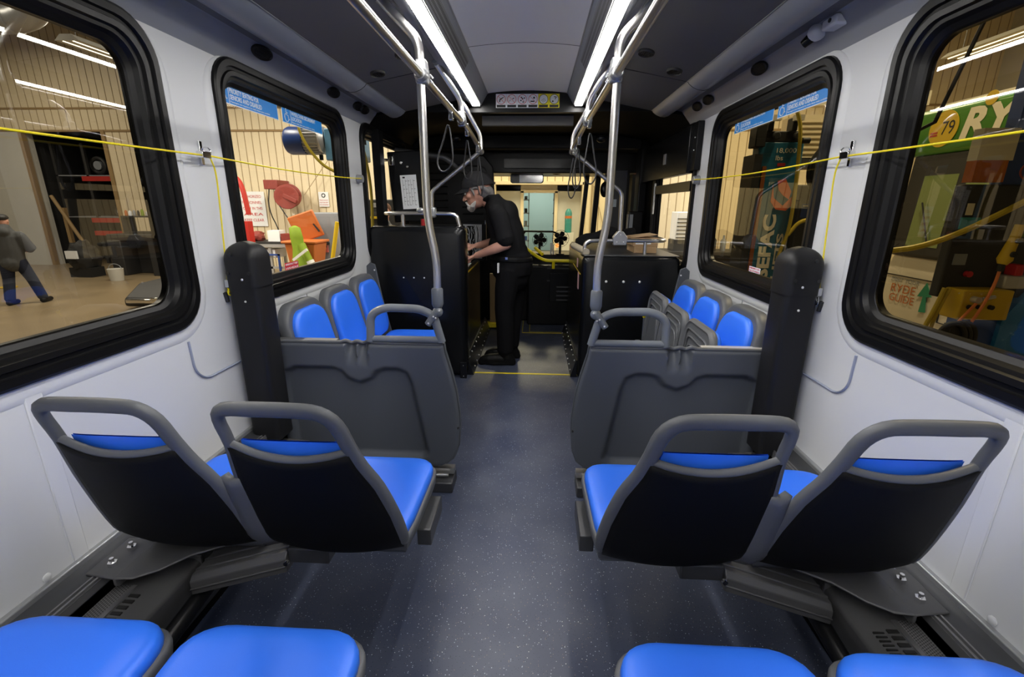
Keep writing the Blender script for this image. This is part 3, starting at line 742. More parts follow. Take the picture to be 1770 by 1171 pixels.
lv = E('release_knob', 'small yellow mushroom knob on a steel stem beside the folded side bench', 'knob')
g = G(); g.cyl((.80, 2.98, .42), (.80, 2.98, .655), .006); g.obj('stem', 'steel', lv)
g = G(); g.rings([[(.80 + r * cos(2 * pi * i / 20), 2.98 + r * sin(2 * pi * i / 20), z) for i in range(20)] for r, z in ((.009, .648), (.012, .66), (.026, .674), (.030, .682), (.026, .690), (.010, .693))]); g.obj('cap', 'yellow', lv, ang=60)
g = G(); g.box(.78, .82, 2.84, 3.12, .06, .46); g.obj('bracket', 'grey', lv, bev=.01)
g = G(); g.box(.90, .96, 2.17, 2.23, .62, .632); bk = g.obj('buckle', 'black', br, bev=.004)

# ---------- partitions with moulded panel
def sdf(p, poly):
    d = 1e9; inside = False; n = len(poly); x, y = p
    for i in range(n):
        ax, ay = poly[i]; bx, by = poly[(i + 1) % n]; ex, ey = bx - ax, by - ay; wx, wy = x - ax, y - ay
        t = max(0, min(1, (wx * ex + wy * ey) / (ex * ex + ey * ey))); d = min(d, (wx - ex * t) ** 2 + (wy - ey * t) ** 2)
        if (ay > y) != (by > y) and x < (bx - ax) * (y - ay) / (by - ay) + ax: inside = not inside
    return -sqrt(d) if inside else sqrt(d)
rec = [(-1.075, .15), (-1.09, .56), (-1.045, .615), (-.83, .618)] + [(-.728 + .10 * cos(a), .60 - .055 * sin(a) * 1.05) for a in [pi + 0 - k * pi / 8 for k in range(1, 8)]][::1]
rec = [(-1.075, .17), (-1.09, .55), (-1.075, .595), (-1.03, .618), (-.85, .618), (-.815, .605), (-.785, .570), (-.728, .548), (-.672, .570), (-.642, .605), (-.607, .618), (-.545, .618), (-.505, .600), (-.485, .55), (-.425, .19), (-.45, .170)]
ZR = [(.738, -.330), (.70, -.325), (.60, -.298), (.507, -.278), (.40, -.266), (.328, -.264), (.22, -.272), (.165, -.293), (.13, -.335), (.112, -.40), (.108, -.5)]
def partition(s, label):
    root = E('partition', label, 'partition', 'grey partitions behind the side benches')
    def xr(z):
        for a, b in zip(ZR, ZR[1:]):
            if z >= b[0]: t = (a[0] - z) / (a[0] - b[0]); return a[1] + (b[1] - a[1]) * t
        return ZR[-1][1]
    NU, NV = 110, 84
    def f(a, b):
        z = .108 + (.738 - .108) * (b ** .8 if b < 1 else 1); R = xr(z); x = -1.165 + (R + 1.165) * a
        d = sdf((x, z), rec); t = max(0, min(1, (.016 - d) / .032)); y = 1.970 + .030 * t * t * (3 - 2 * t)
        e = min(R - x, .738 - z, z - .108 + .0); e = max(0, min(1, e / .012)); y += .010 * (1 - e) ** 2
        for cx in (-.755, -.702):
            q = max(0, 1 - ((x - cx) / .025) ** 2) * max(0, min(1, (z - .62) / .12)); y += .038 * sqrt(q) * min(1, (z - .62) / .10) if q > 0 else 0
        return (x, y, z)
    g = G(-s); g.grid(f, NU, NV); g.obj('panel', 'greyd', root, solid=.0, ang=60)
    # back skin and rim
    g = G(-s); out = [(-1.165, .738)] + [(x, z) for z, x in ZR] + [(-1.165, .108)]
    g.rings([[(x, 2.008, z) for x, z in out], [(x, 2.025, z) for x, z in out], [(x * .999 - .0, 2.03, z) for x, z in out]]); g.obj('rear_skin', 'greyd', root)
    g = G(-s); g.tube(fillet([(-1.16, 1.985, .741), (-.80, 1.985, .743), (-.78, 1.985, .752), (-.755, 1.998, .735), (-.7285, 1.99, .75), (-.702, 1.998, .735), (-.677, 1.985, .752), (-.65, 1.985, .743), (-.333, 1.985, .741)], .02, 4), .009, 8); g.obj('top_rim', 'grey', root, ang=60)
    g = G(-s); g.box(-1.15, -.83, 1.99, 2.035, .738, .747); g.obj('capping', 'alu' if s > 0 else 'heat', root, bev=.003)
    g = G(-s)
    pts = fillet([(-.664, 1.985, .752), (-.655, 1.985, .875), (-.59, 1.985, .908), (-.43, 1.985, .905), (-.368, 1.985, .875), (-.336, 1.985, .752)], [.05, .06, .06, .05], 7)
    g.tube(pts, [.0185] * len(pts), 14, flat=1.0); g.tube([(-.662, 1.985, .762), (-.336, 1.985, .762)], .016, 12); g.obj('handle', 'socket', root, ang=60)
    g = G(-s)
    for q in ((-1.145, .62), (-1.125, .48), (-1.10, .30)) if s < 0 else ((-1.115, .48),): g.ell((q[0], 1.972, q[1]), (.008, .005, .008), 10, 6)
    g.ell((-.272, 1.975, .33), (.006, .006, .008), 10, 6)
    g.obj('bolt', 'ink', root)
    g = G(-s); g.box(-.56, -.30, 1.99, 2.03, .07, .10); g.cyl((-.50, 1.97, .075), (-.325, 1.97, .075), .009); g.obj('lower_bar', 'steel', root)
    g = G(-s); g.box(-.42, -.30, 1.93, 2.06, 0, .055); g.obj('floor_foot', 'dkgrey', root, bev=.006)
    g = G(-s); g.box(-1.11, -.42, 2.0, 2.02, .0, .11); g.obj('kick_panel', 'blackm', root)
    return root
partition(-1, 'slate grey moulded partition with handle on the left of the aisle')
partition(1, 'slate grey moulded partition with handle on the right of the aisle')
for s, n in ((-1, 'left'), (1, 'right')):
    root = E('wall_post', 'black upright post with rounded cap against the %s wall beside the partition' % n, 'post', 'black posts')
    g = G(-s); g.rings([[(p[0], p[1], z) for p in rrect(-1.172 + .012 * 0 + dx, -1.045 + dx, 1.80, 1.93, .022, 4)] for z, dx in ((.33, -.0), (1.03, .0))]); g.obj('post_body', 'post', root)
    g = G(-s)
    rs = []
    for k in range(9):
        a = (pi / 2) * k / 8; sc = cos(a) if k < 8 else .02; h = 1.135 + .068 * sin(a)
        rs.append([(-1.1085 + (p[0] + 1.1085) * max(sc, .05), 1.865 + (p[1] - 1.865) * (max(sc, .3)), h) for p in rrect(-1.177, -1.040, 1.795, 1.935, .03, 4)])
    rs = [[(p[0], p[1], z) for p in rrect(-1.177, -1.040, 1.795, 1.935, .03, 4)] for z in (1.022, 1.03)] + rs
    g.rings(rs); g.obj('post_cap', 'post', root, ang=60)
    g = G(-s)
    for z in (1.055, .965, .46): g.ell((-1.10, 1.795, z), (.005, .004, .005), 8, 5)
    g.obj('screw', 'screw', root)
    g = G(-s)
    for q in ((-1.135, 1.79, 1.155), (-1.068, 1.79, 1.08), (-1.155, 1.79, 1.08)): g.cyl((q[0], 1.797, q[2]), (q[0], 1.792, q[2]), .007)
    pieces(g, 'hole_plug', 'ink', root)

# ---------- wall heaters
for s, n in ((-1, 'left'), (1, 'right')):
    root = E('wall_heater', 'low grey heater with perforated grille on the floor along the %s wall' % n, 'heater', 'wall heaters')
    g = G(s); 
    sec = [(1.108, .05), (1.108, .292), (1.05, .292), (.965, .284), (.947, .270), (.947, .235), (1.0, .05)]
    g.rings([[(x, y, z) for x, z in sec] for y in (-.5, 1.9)]); g.obj('cover', 'heat', root, bev=.006)
    g = G(s); g.box(1.058, 1.103, -.4, 1.02, .292, .2945); g.obj('mesh_grille', 'perfh', root)
    g = G(s)
    for i in range(36):
        y = .30 + i * .0195; g.box(1.012, 1.040, y, y + .010, .288, .2925)
    for i in range(12):
        y = .55 + i * .012 if s > 0 else 0
        if s > 0: g.box(.975, 1.002, y + .3, y + .304, .285, .290)
    g.obj('slot', 'ink', root)
    g = G(s); g.box(1.043, 1.056, .2, 1.02, .288, .296); g.obj('grille_rib', 'track', root)
    g = G(s); g.box(.944, 1.0, .28, .29, .24, .2925); g.box(.944, 1.108, 1.14, 1.146, .24, .2935); pieces(g, 'cover_joint', 'track', root); g = G(s); g.box(1.02, 1.10, -.5, 1.9, 0, .05); g.obj('foot', 'blackm', root)

# ---------- pull cords, decals, camera
for s, n in ((-1, 'left'), (1, 'right')):
    root = E('pull_cord', 'yellow stop-request cord strung across the %s windows with a drop to a small anchor' % n, 'pull cord', 'yellow pull cords')
    g = G(s)
    def sag(y0, y1, z0, z1, d, N=14): return [(1.150, y0 + (y1 - y0) * i / N, z0 + (z1 - z0) * i / N - d * 4 * (i / N) * (1 - i / N)) for i in range(N + 1)]
    g.tube(sag(-.5, 1.80, 1.525, 1.522, .012) + sag(1.80, 3.37, 1.522, 1.525, .014)[1:], .0032, 8); g.obj('cord', 'yellow', root)
    g = G(s); g.tube(smooth_path([(1.152, 1.80, 1.515), (1.155, 1.825, 1.47), (1.165, 1.83, 1.35), (1.172, 1.812, 1.05)], 2), .003, 8); g.obj('drop_cord', 'yellow', root)
    g = G(s); g.box(1.14, 1.165, 1.745, 1.79, 1.512, 1.535); g.box(1.183, 1.192, 1.795, 1.811, 1.49, 1.575); g.tube([(1.165 + .018 * cos(a * pi / 6), 1.80, 1.535 + .018 * sin(a * pi / 6)) for a in range(12)], .003, 6, closed=True); g.obj('guide_bracket', 'chrome', root, bev=.002)
    g = G(s); g.box(1.163, 1.182, 1.802, 1.824, 1.02, 1.052); g.obj('ferrule', 'lightst', root, bev=.003)
    g = G(s); g.tube([(1.172 + .0 * a, 1.813 + .011 * cos(a * pi / 6), 1.0 + .013 * sin(a * pi / 6)) for a in range(12)], .0028, 6, closed=True); g.tube([(1.172, 1.806, 1.02), (1.172, 1.808, 1.0), (1.172, 1.818, 1.0), (1.172, 1.820, 1.02)], .0025, 6); g.obj('ring', 'yellow' if s < 0 else 'chrome', root)
    g = G(s); g.tube([(1.188, 1.806, 1.0), (1.186, 1.812, .96)], [.009, .008], 10); g.obj('anchor', 'ink', root)
    g = G(s); g.cyl((1.192, 3.395, 1.525), (1.150, 3.395, 1.525), .030, .026); g.box(1.148, 1.17, 3.355, 3.385, 1.518, 1.533); g.obj('switch', 'cast', root, bev=.004)
tx = dict(ext=.0004)
def wcsym(g, cx, cy, k):
    g.tube([(cx + .0 * k, cy + .030 * k, .0022), (cx + .002 * k, cy + .006 * k, .0022), (cx + .020 * k, cy + .004 * k, .0022), (cx + .028 * k, cy - .020 * k, .0022), (cx + .036 * k, cy - .018 * k, .0022)], .0026 * k, 6)
    g.cyl((cx, cy + .038 * k, .0016), (cx, cy + .038 * k, .003), .005 * k, n=12)
    g.tube([(cx + .002 * k + .023 * k * cos(radians(a)), cy - .010 * k + .023 * k * sin(radians(a)), .0022) for a in range(115, 345, 16)], .0026 * k, 6)
    g.tube([(cx + .002 * k, cy + .017 * k, .0022), (cx + .018 * k, cy + .017 * k, .0022)], .0022 * k, 6)
for s, n in ((-1, 'left'), (1, 'right')):
    xg = s * (W + .026)
    for kind, y0, y1, z0, z1 in (('p', 1.99, 2.46, 1.752, 1.83), ('w', 2.50, 2.955, 1.752, 1.83)):
        if s < 0: mt = frame((xg, y0, z0), (0, 1, 0), (0, 0, 1))
        else: mt = frame((xg, y1, z0), (0, -1, 0), (0, 0, 1))
        L = y1 - y0; H = z1 - z0
        r = E('window_sign', ('blue priority seating sign with wheelchair symbol stuck on the %s window' if kind == 'p' else 'blue wheelchair securement location sign on the %s window, the one nearer the driver') % n, 'sign', 'blue window signs')
        card('backing', 'signwhite', mt, 0, L, 0, H, r, th=.0008); card('field', 'signblue', mt, .004, L - .004, .004, H - .004, r, th=.0007, z=.0008)
        card('divider', 'signwhite', mt, .084, .087, .004, H - .004, r, th=.001, z=.001)
        g = G(); g.xf = mt; wcsym(g, .040, .036, .85); g.obj('wheelchair_symbol', 'signwhite', r)
        if kind == 'p': ls = [('PRIORITY SEATING FOR', .215, .046, .020), ('SENIORS AND DISABLED', .235, .021, .020), ('Passengers are requested to make these seats available', .30, .008, .008)]
        else: ls = [('WHEELCHAIR SECUREMENT', .275, .046, .019), ('LOCATION', .11, .022, .019), ('Please make this seat available to riders', .26, .009, .008)]
        for b, w_, y_, h_ in ls: text(b, 'lettering', 'signwhite', mt @ Matrix.Translation((.093, y_, .0016)), width=w_, height=h_, parent=r, bold=.0015 if h_ > .01 else 0)
def decal(side, y0, y1, z0, z1, lines, label, bg=None, col='red', x=None):
    xx = side * ((W - .0006) if x is None else x)
    mt = frame((xx, y0, z0), (0, 1, 0), (0, 0, 1)) if side < 0 else frame((xx, y1, z0), (0, -1, 0), (0, 0, 1))
    L, H = abs(y1 - y0), z1 - z0; r = E('decal', label, 'decal')
    if bg: card('backing', bg, mt, 0, L, 0, H, r, th=.0008)
    n = len(lines)
    for i, b in enumerate(lines): text(b, 'lettering', col, mt @ Matrix.Translation((L * .05, H * (1 - (i + .82) / n), .001)), width=L * .9, height=H / n * .55, parent=r)
decal(-1, 1.40, 1.505, .868, .902, ['WINDOW AREAS', 'IS EMERGENCY EXIT'], 'small red emergency exit lettering on the left wall under the rear window')
decal(1, 1.40, 1.53, .872, .912, ['EMERGENCY EXIT', 'LOCATED AT REAR DOOR'], 'white decal with red emergency exit lettering under the right rear window', 'signwhite')
decal(-1, 2.335, 2.475, 1.018, 1.055, ['EMERGENCY EXIT', 'HANDLE'], 'red decal with white lettering at the bottom of the left middle window', 'red', 'signwhite', x=W + .022)
decal(1, 2.385, 2.51, 1.022, 1.05, ['EMERGENCY EXIT', 'PULL UP HANDLE'], 'small white and red decal at the bottom of the right middle window', 'signwhite', x=W + .022)
r = E('security_camera', 'white bullet security camera mounted in the grey cove above the right windows', 'camera')
g = G(); g.box(1.105, 1.165, 1.90, 1.985, 1.965, 2.0); g.obj('mount', 'white2', r, bev=.008)
g = G(); g.ell((1.125, 2.045, 1.985), (.032, .034, .03)); g.obj('housing', 'white2', r, bev=0)
g = G(); g.cyl((1.118, 2.06, 1.975), (1.10, 2.085, 1.955), .020, .015); g.obj('lens', 'blackg', r)
g = G(); g.cyl((1.104, 1.93, 1.985), (1.10, 1.93, 1.985), .007); g.obj('screw', 'ink', r)

# ================================================================== CAB: left cabinet
def rivets(root, side, x, ys, z, dz):
    g = G(side)
    for y in ys:
        g.ell((x, y, z), (.004, .005, .005), 8, 5); g.ell((x - .05, y + .02, dz), (.005, .005, .004), 8, 5)
    g.obj('rivet', 'screw', root)
cb = E('equipment_cabinet', 'tall glossy black equipment cabinet behind the left side bench, its side opened', 'cabinet')
g = G()
rs = []
for y, ins in ((3.66, 0), (3.56, 0), (3.525, .006), (3.508, .02), (3.50, .045)):
    rs.append([(p[0], y, p[1]) for p in rrect(-1.19 + ins, -.452 - ins, .01 + ins, 1.195 - ins, .045, 6)])
g.rings(rs); g.obj('rear_panel', 'blackg', cb, ang=60)
g = G(); g.box(-1.165, -.47, 3.60, 4.60, 0, .84); g.box(-1.165, -.60, 3.60, 4.60, .84, 1.17); g.box(-.60, -.48, 4.32, 4.60, .84, 1.17); g.obj('body', 'black', cb, bev=.006)
g = G(); g.box(-.61, -.585, 3.64, 4.30, .86, 1.15); g.obj('wiring_panel', 'lightst', cb)
random.seed(3)
for i in range(14):
    g = G(); y = 3.70 + random.random() * .55; pts = [(-.57 + .02 * random.random(), y + random.uniform(-.05, .05), .87 + .26 * k / 5) for k in range(6)]
    g.tube(smooth_path(pts, 1), .004, 6); g.obj('cable', ('signwhite', 'ink', 'blackg', 'gsteel')[i % 4], cb)
g = G()
for i in range(9): y = 3.68 + (i % 5) * .12; z = .93 + (i // 5) * .11; g.box(-.585, -.56, y, y + .05, z, z + .06)
g.obj('relay', 'ink', cb, bev=.003)
g = G(); g.box(-.485, -.462, 3.62, 4.34, .835, .862); g.obj('sill', 'black', cb); g = G(); g.box(-.470, -.455, 3.62, 4.34, .825, .835); g.obj('sill_trim', 'gyel', cb)
g = G(); g.box(-.56, -.47, 3.65, 4.0, .862, .868); g.obj('paper_manual', 'signwhite', cb)
g = G(); g.prism([(-.475, .0), (-.475, .145), (-.462, .145), (-.408, .008), (-.408, .0)], 'y', 3.56, 5.0); g.obj('kick_plate', 'kick', cb)
g = G(); 
for i in range(9): g.ell((-.453, 3.66 + i * .15, .125), (.006, .007, .007), 8, 5); g.ell((-.416, 3.70 + i * .15, .028), (.006, .007, .007), 8, 5)
g.obj('rivet', 'screw', cb)
g = G(); g.box(-.505, -.455, 3.475, 3.505, 0.0, .13); g.obj('corner_plate', 'kick', cb)
g = G(); g.ell((-.48, 3.474, .11), (.004, .003, .004), 8, 5); g.ell((-.48, 3.474, .02), (.004, .003, .004), 8, 5)
for x in (-.93, -.85, -.77): g.ell((x, 3.499, .81), (.006, .003, .006), 8, 5)
g.obj('screw', 'screw', cb)
gl = E('cabinet_rail', 'stainless guard rail standing on top of the left black cabinet', 'rail')
g = G(); g.tube(fillet([(-1.12, 4.1, 1.28), (-1.10, 3.62, 1.285), (-.56, 3.60, 1.285), (-.52, 3.60, 1.27), (-.50, 3.60, 1.19)], [.12, .04, .03]), .0155, 14); g.cyl((-.94, 3.61, 1.28), (-.94, 3.61, 1.19), .014); g.obj('tube', 'steel', gl)
g = G(); g.box(-.75, -.68, 3.575, 3.645, 1.255, 1.335); g.ell((-.80, 3.60, 1.31), (.03, .02, .02)); g.obj('clamp', 'cast', gl, bev=.015)
g = G(); g.cyl((-.83, 3.8, 1.17), (-.83, 3.8, 1.24), .018); tag(g.obj('push_button', 'red'), 'small red button on top of the left black cabinet', 'button')
g = G(); g.box(-.60, -.375, 4.33, 4.36, .85, 1.20); g.obj('inner_door', 'black', cb, bev=.004)
g = G(); g.box(-.585, -.415, 4.322, 4.33, .87, 1.18); g.obj('wiring_board', 'lightst', cb)
random.seed(9)
for i in range(16):
    g = G(); x = -.57 + random.random() * .14; g.tube(smooth_path([(x + random.uniform(-.02, .02), 4.30 + random.uniform(-.01, .015), .88 + .29 * k / 6) for k in range(7)], 1), .0035, 6); g.obj('cable', ('signwhite', 'ink', 'blackg', 'reflect')[i % 4], cb)
# raised louvred hatch + door box with wiring label
ht = E('louvred_hatch', 'raised black hatch panel with rows of louvres behind the bending man\'s head', 'hatch')
g = G(); g.prism([(-1.165, .86), (-.36, .86), (-.31, 1.30), (-.335, 1.70), (-.42, 1.80), (-1.19, 1.86)], 'y', 4.62, 4.66); g.obj('hatch_panel', 'black', ht, bev=.01)
g = G()
for cx in (-.87, -.53):
    for i in range(7):
        z = 1.27 + i * .062; g.tube([(cx - .10, 4.612, z), (cx + .10, 4.612, z)], .009, 8, flat=.7)
g.tube(fillet([(-1.04, 4.615, 1.23), (-1.04, 4.615, 1.74), (-.40, 4.615, 1.70), (-.36, 4.615, 1.23)], .06), .006, 8)
g.obj('louvre', 'black', ht, ang=60)
g = G(); g.tube(fillet([(-1.14, 4.2, 1.80), (-.70, 4.22, 1.74), (-.62, 4.25, 1.66), (-.52, 4.4, 1.62)], .05), .022, 12); g.obj('gas_strut', 'dkgrey', ht)
dx = E('hinged_panel', 'open black hinged panel carrying a white wiring diagram on the left of the hatch', 'panel')
g = G(); g.xf = Matrix.Translation((-1.0, 4.0, 1.5)) @ Matrix.Rotation(radians(-3), 4, 'Y'); g.box(-.135, .16, -.02, .02, -.29, .27); g.obj('door_panel', 'blackg', dx, bev=.008)
mtd = Matrix.Translation((-1.0, 4.0, 1.5)) @ Matrix.Rotation(radians(-3), 4, 'Y') @ frame((-.045, -.0215, -.185), (1, 0, 0), (0, 0, 1))
card('diagram_label', 'signwhite', mtd, 0, .135, 0, .27, dx)
g = G(); g.xf = mtd
for k in range(5):
    for j in range(7):
        if (k + j) % 3: g.box(.018 + k * .022, .018 + k * .022 + .014, .03 + j * .032, .033 + j * .032, .001, .0016)
    g.box(.018 + k * .022, .0195 + k * .022, .03, .235, .001, .0016)
g.box(.02, .04, .245, .258, .001, .0016)
g.obj('diagram_lines', 'ink', dx)
g = G(); g.box(-1.125, -1.095, 3.96, 3.98, 1.66, 1.73); g.cyl((-1.03, 3.978, 1.68), (-1.03, 3.965, 1.68), .012); g.cyl((-.98, 3.978, 1.65), (-.98, 3.965, 1.65), .010); g.cyl((-1.17, 3.97, 1.70), (-1.13, 3.97, 1.70), .012); pieces(g, 'latch', 'chrome', dx, bev=.003)
g = G(); g.box(-1.19, -1.13, 3.75, 3.85, 1.17, 1.90); g.obj('hinge_post', 'black', dx)

# right cabinet
rb = E('wheel_box', 'low black cabinet behind the folded right side bench with a guard rail on top', 'cabinet')
g = G(); rs = []
for y, ins in ((4.9, 0), (3.56, 0), (3.525, .004), (3.507, .014), (3.50, .03)):
    rs.append([(p[0], y, p[1]) for p in rrect(.435 + ins, 1.165 - ins, .005 + ins, .985 - ins, .035, 6)])
g.rings(rs); g.obj('body', 'blackg', rb, ang=60)
g = G(); g.box(1.165, 1.19, 3.5, 4.9, .0, .84); g.obj('side_filler', 'blackm', rb)
g = G(); g.prism([(.437, .0), (.437, .145), (.427, .145), (.385, .008), (.385, .0)], 'y', 3.56, 4.9); g.obj('kick_plate', 'kick', rb)
g = G()
for i in range(9): g.ell((.420, 3.62 + i * .145, .125), (.006, .007, .007), 8, 5); g.ell((.391, 3.66 + i * .145, .028), (.006, .007, .007), 8, 5)
for x in (.62, .75, .87): g.ell((x, 3.499, .80), (.010, .005, .010), 10, 6)
g.obj('rivet', 'screw', rb)
g = G(); g.box(.431, .434, 3.72, 3.80, .70, .83); g.box(.431, .434, 3.85, 3.93, .86, .93); g.obj('warning_label', M('pale pink label', (.6, .35, .38), .5), rb)
g = G(); g.box(.431, .434, 3.60, 4.3, .835, .842); g.obj('trim_line', 'gyel', rb)
g = G(); g.box(.45, 1.16, 3.53, 4.88, .985, .992); g.obj('top_edge', 'dkgrey', rb, bev=.002)
rr_ = E('cabinet_rail', 'stainless guard rail looping over the top of the right black cabinet', 'rail')
g = G(); g.tube(fillet([(.455, 3.62, .99), (.46, 3.62, 1.09), (.60, 3.64, 1.095), (1.08, 3.64, 1.095), (1.10, 3.95, 1.095), (.55, 4.35, 1.095), (.50, 4.35, .99)], [.05, .08, .10, .08, .06, .05]), .0155, 14)
g.cyl((.92, 3.64, 1.09), (.92, 3.64, .99), .013); g.obj('tube', 'steel', rr_)
g = G(); g.prism([(.675, 1.06), (.775, 1.06), (.78, 1.12), (.745, 1.165), (.705, 1.165), (.67, 1.12)], 'y', 3.62, 3.68); g.obj('clamp', 'cast', rr_, bev=.006)
g = G()
for q in ((.70, 1.085), (.75, 1.085), (.725, 1.14)): g.ell((q[0], 3.617, q[1]), (.005, .004, .005), 8, 5)
g.obj('bolt', 'screw', rr_)
for k, (z0, z1, x0, x1, y0) in enumerate(((.993, 1.045, .86, 1.035, 3.74), (1.046, 1.108, .85, 1.045, 3.75))):
    b_ = E('cardboard_box', ['brown cardboard box lying on the right cabinet, the lower of two', 'brown cardboard box with a shipping label, the upper of two on the right cabinet'][k], 'box', 'cardboard boxes on the cabinet')
    g = G(); g.box(x0, x1, y0, y0 + .3, z0, z1); g.obj('carton', 'card', b_, bev=.002)
    if k: 
        g = G(); g.box(x0 + .02, x0 + .14, y0 - .0015, y0, z0 + .014, z0 + .04); g.obj('shipping_label', 'signwhite', b_)
        g = G(); g.xf = Matrix.Translation((x0 + .0, y0 + .15, z1 + .002)) @ Matrix.Rotation(radians(-7), 4, 'Y'); g.box(0, .19, -.15, .12, .0, .003); g.obj('flap', 'card', b_)
g = G(); rs = []
for i in range(13):
    t = i / 12; x = .44 + .50 * t; rs.append([(x, 4.20 + (.10 + .02 * sin(t * 9)) * cos(a * pi / 6), 1.10 - .08 * (1 - t) + .05 * sin(t * 3) + (.05 + .012 * sin(t * 14)) * sin(a * pi / 6)) for a in range(12)])
g.rings(rs); tag(g.obj('jacket', 'cloth', ang=80), 'black jacket draped over the rail and boxes on the right cabinet', 'jacket')
g = G(); g.cyl((.47, 3.60, 1.01), (.40, 3.95, 1.03), .027); o = g.obj('paper_roll', M('tan roll', (.50, .44, .32), .5)); tag(o, 'short tan roll lying on the aisle corner of the right cabinet', 'roll')
# sun blind + side bar on right cab window
sb = E('window_blind', 'black roller blind housing covering the top of the right front side window', 'blind')
g = G(); g.box(1.13, 1.185, 3.50, 4.95, 1.575, 1.885); g.obj('blind_sheet', 'blackg', sb, bev=.004)
g = G(); g.box(1.15, 1.19, 3.40, 3.50, 1.59, 1.90); g.obj('side_bracket', 'black', sb, bev=.003)
g = G(); g.box(1.125, 1.131, 4.08, 4.14, 1.68, 1.76); g.obj('label', 'cast', sb)
g = G(); g.ell((1.148, 3.44, 1.72), (.004, .005, .005), 8, 5); g.ell((1.148, 3.44, 1.80), (.004, .005, .005), 8, 5); g.obj('screw', 'screw', sb)
g = G(); g.box(1.165, 1.20, 3.50, 4.55, 1.455, 1.525); tag(g.obj('window_bar', 'black'), 'black horizontal bar dividing the right front side window', 'bar')
# front pillar, farebox, open door leaf
g = G(); g.box(1.105, 1.185, 4.93, 5.12, 0, 1.98); g.obj('a', 'black', None, bev=.01).name = 'door_pillar'; tag(bpy.data.objects['door_pillar'], 'black upright pillar between the right front side window and the entrance door', 'pillar')
fb = E('card_reader', 'black box with a pale window fixed low on the pillar by the entrance', 'reader')
g = G(); g.box(1.01, 1.15, 4.82, 4.925, 1.08, 1.30); g.obj('case', 'black', fb, bev=.008)
g = G(); g.box(1.004, 1.01, 4.83, 4.91, 1.12, 1.27); g.box(1.015, 1.05, 4.814, 4.82, 1.12, 1.27); g.obj('pale_window', 'gsteel', fb)
g = G(); g.tube([(1.165, 4.50, 1.55), (1.165, 4.50, 1.28)], .008); tag(g.obj('conduit', 'white2'), 'thin white conduit running down beside the right front side window', 'conduit')
dl = E('entrance_door', 'dark glazed entrance door leaf folded open at the right front', 'door')
g = G(); g.box(.86, 1.075, 5.30, 5.33, .05, 1.72); g.obj('door_glass', 'dkgrey', dl, bev=.004)
g = G(); g.box(.855, .885, 5.28, 5.34, .03, 1.74); g.box(1.05, 1.075, 5.28, 5.34, .03, 1.74); g.obj('door_frame', 'rubber', dl)
g = G(); g.box(.90, .955, 5.296, 5.299, 1.34, 1.42); g.obj('sticker', M('pale sticker', (.6, .68, .75), .5), dl)
st_ = E('warning_lamp', 'glowing red lamp seen through the open entrance doorway', 'lamp')
g = G(); g.cyl((1.33, 5.95, 1.575), (1.29, 5.88, 1.575), .085); g.obj('lamp_body', 'dkgrey', st_)
g = G(); g.tube([(1.275 + .02 * cos(q), 5.86, 1.575 + .055 * sin(q)) for q in [radians(k) for k in range(-90, 91, 20)]], .013, 8); g.obj('lamp_ring', 'redlamp', st_)
# front wall, windshield
fw = st(E('wall_front', '', '')); del fw['label']; del fw['category']
g = G(); g.box(-1.24, 1.24, 5.92, 5.98, -.05, .80); g.box(-1.24, 1.24, 5.92, 5.98, 1.70, 2.1); g.box(-1.24, -1.1, 5.92, 5.98, .8, 1.7); g.box(1.17, 1.24, 5.92, 5.98, .8, 1.7); g.obj('front_panel', 'blackm', fw)
wsd = st(E('window_7', '', '')); del wsd['label']; del wsd['category']
b = bmesh.new(); b.faces.new([b.verts.new(p) for p in ((-1.1, 5.95, .80), (1.17, 5.95, .80), (1.17, 5.95, 1.70), (-1.1, 5.95, 1.70))]); me = bpy.data.meshes.new('pane'); b.to_mesh(me); b.free(); me.materials.append(K['glassF']); o = bpy.data.objects.new('pane', me); COL.objects.link(o); o.parent = wsd
g = G(); g.prism([(.60, .75), (.645, .75), (.71, 1.72), (.66, 1.72)], 'y', 5.82, 5.90); g.obj('windshield_post', 'rubber', wsd, bev=.004)
g = G(); g.prism([(.74, .75), (.80, .75), (.845, 1.72), (.785, 1.72)], 'y', 5.82, 5.90); g.obj('door_post', 'rubber', wsd, bev=.004)
mr = E('interior_mirror', 'wide rear-view mirror hanging at the top of the windshield', 'mirror')
g = G(); g.xf = Matrix.Translation((-.03, 5.55, 1.645)); rs = [[(p[0], y, p[1]) for p in rrect(-.19, .19, -.052, .052, .03, 5)] for y in (0, .03)]; g.rings(rs); g.obj('mirror_case', 'blackg', mr)
g = G(); g.xf = Matrix.Translation((-.03, 5.548, 1.645)) @ Matrix.Rotation(radians(-4), 4, 'Z'); rs = [[(p[0], y, p[1]) for p in rrect(-.18, .18, -.044, .044, .025, 5)] for y in (-.004, .002)]; g.rings(rs); g.obj('mirror_glass', 'chrome', mr)
g = G(); g.ell((.30, 5.5, 1.695), (.05, .03, .018)); tag(g.obj('courtesy_lamp', 'cast'), 'small oval courtesy lamp at the top edge of the windshield', 'lamp')
em = E('convex_mirror', 'small dark oval mirror hanging beside the right windshield post', 'mirror')
g = G(); g.ell((.86, 5.60, 1.53), (.05, .03, .085)); g.obj('mirror_head', 'blackg', em)
g = G(); g.tube([(.86, 5.6, 1.60), (.87, 5.6, 1.70)], .012); g.obj('mirror_arm', 'ink', em)
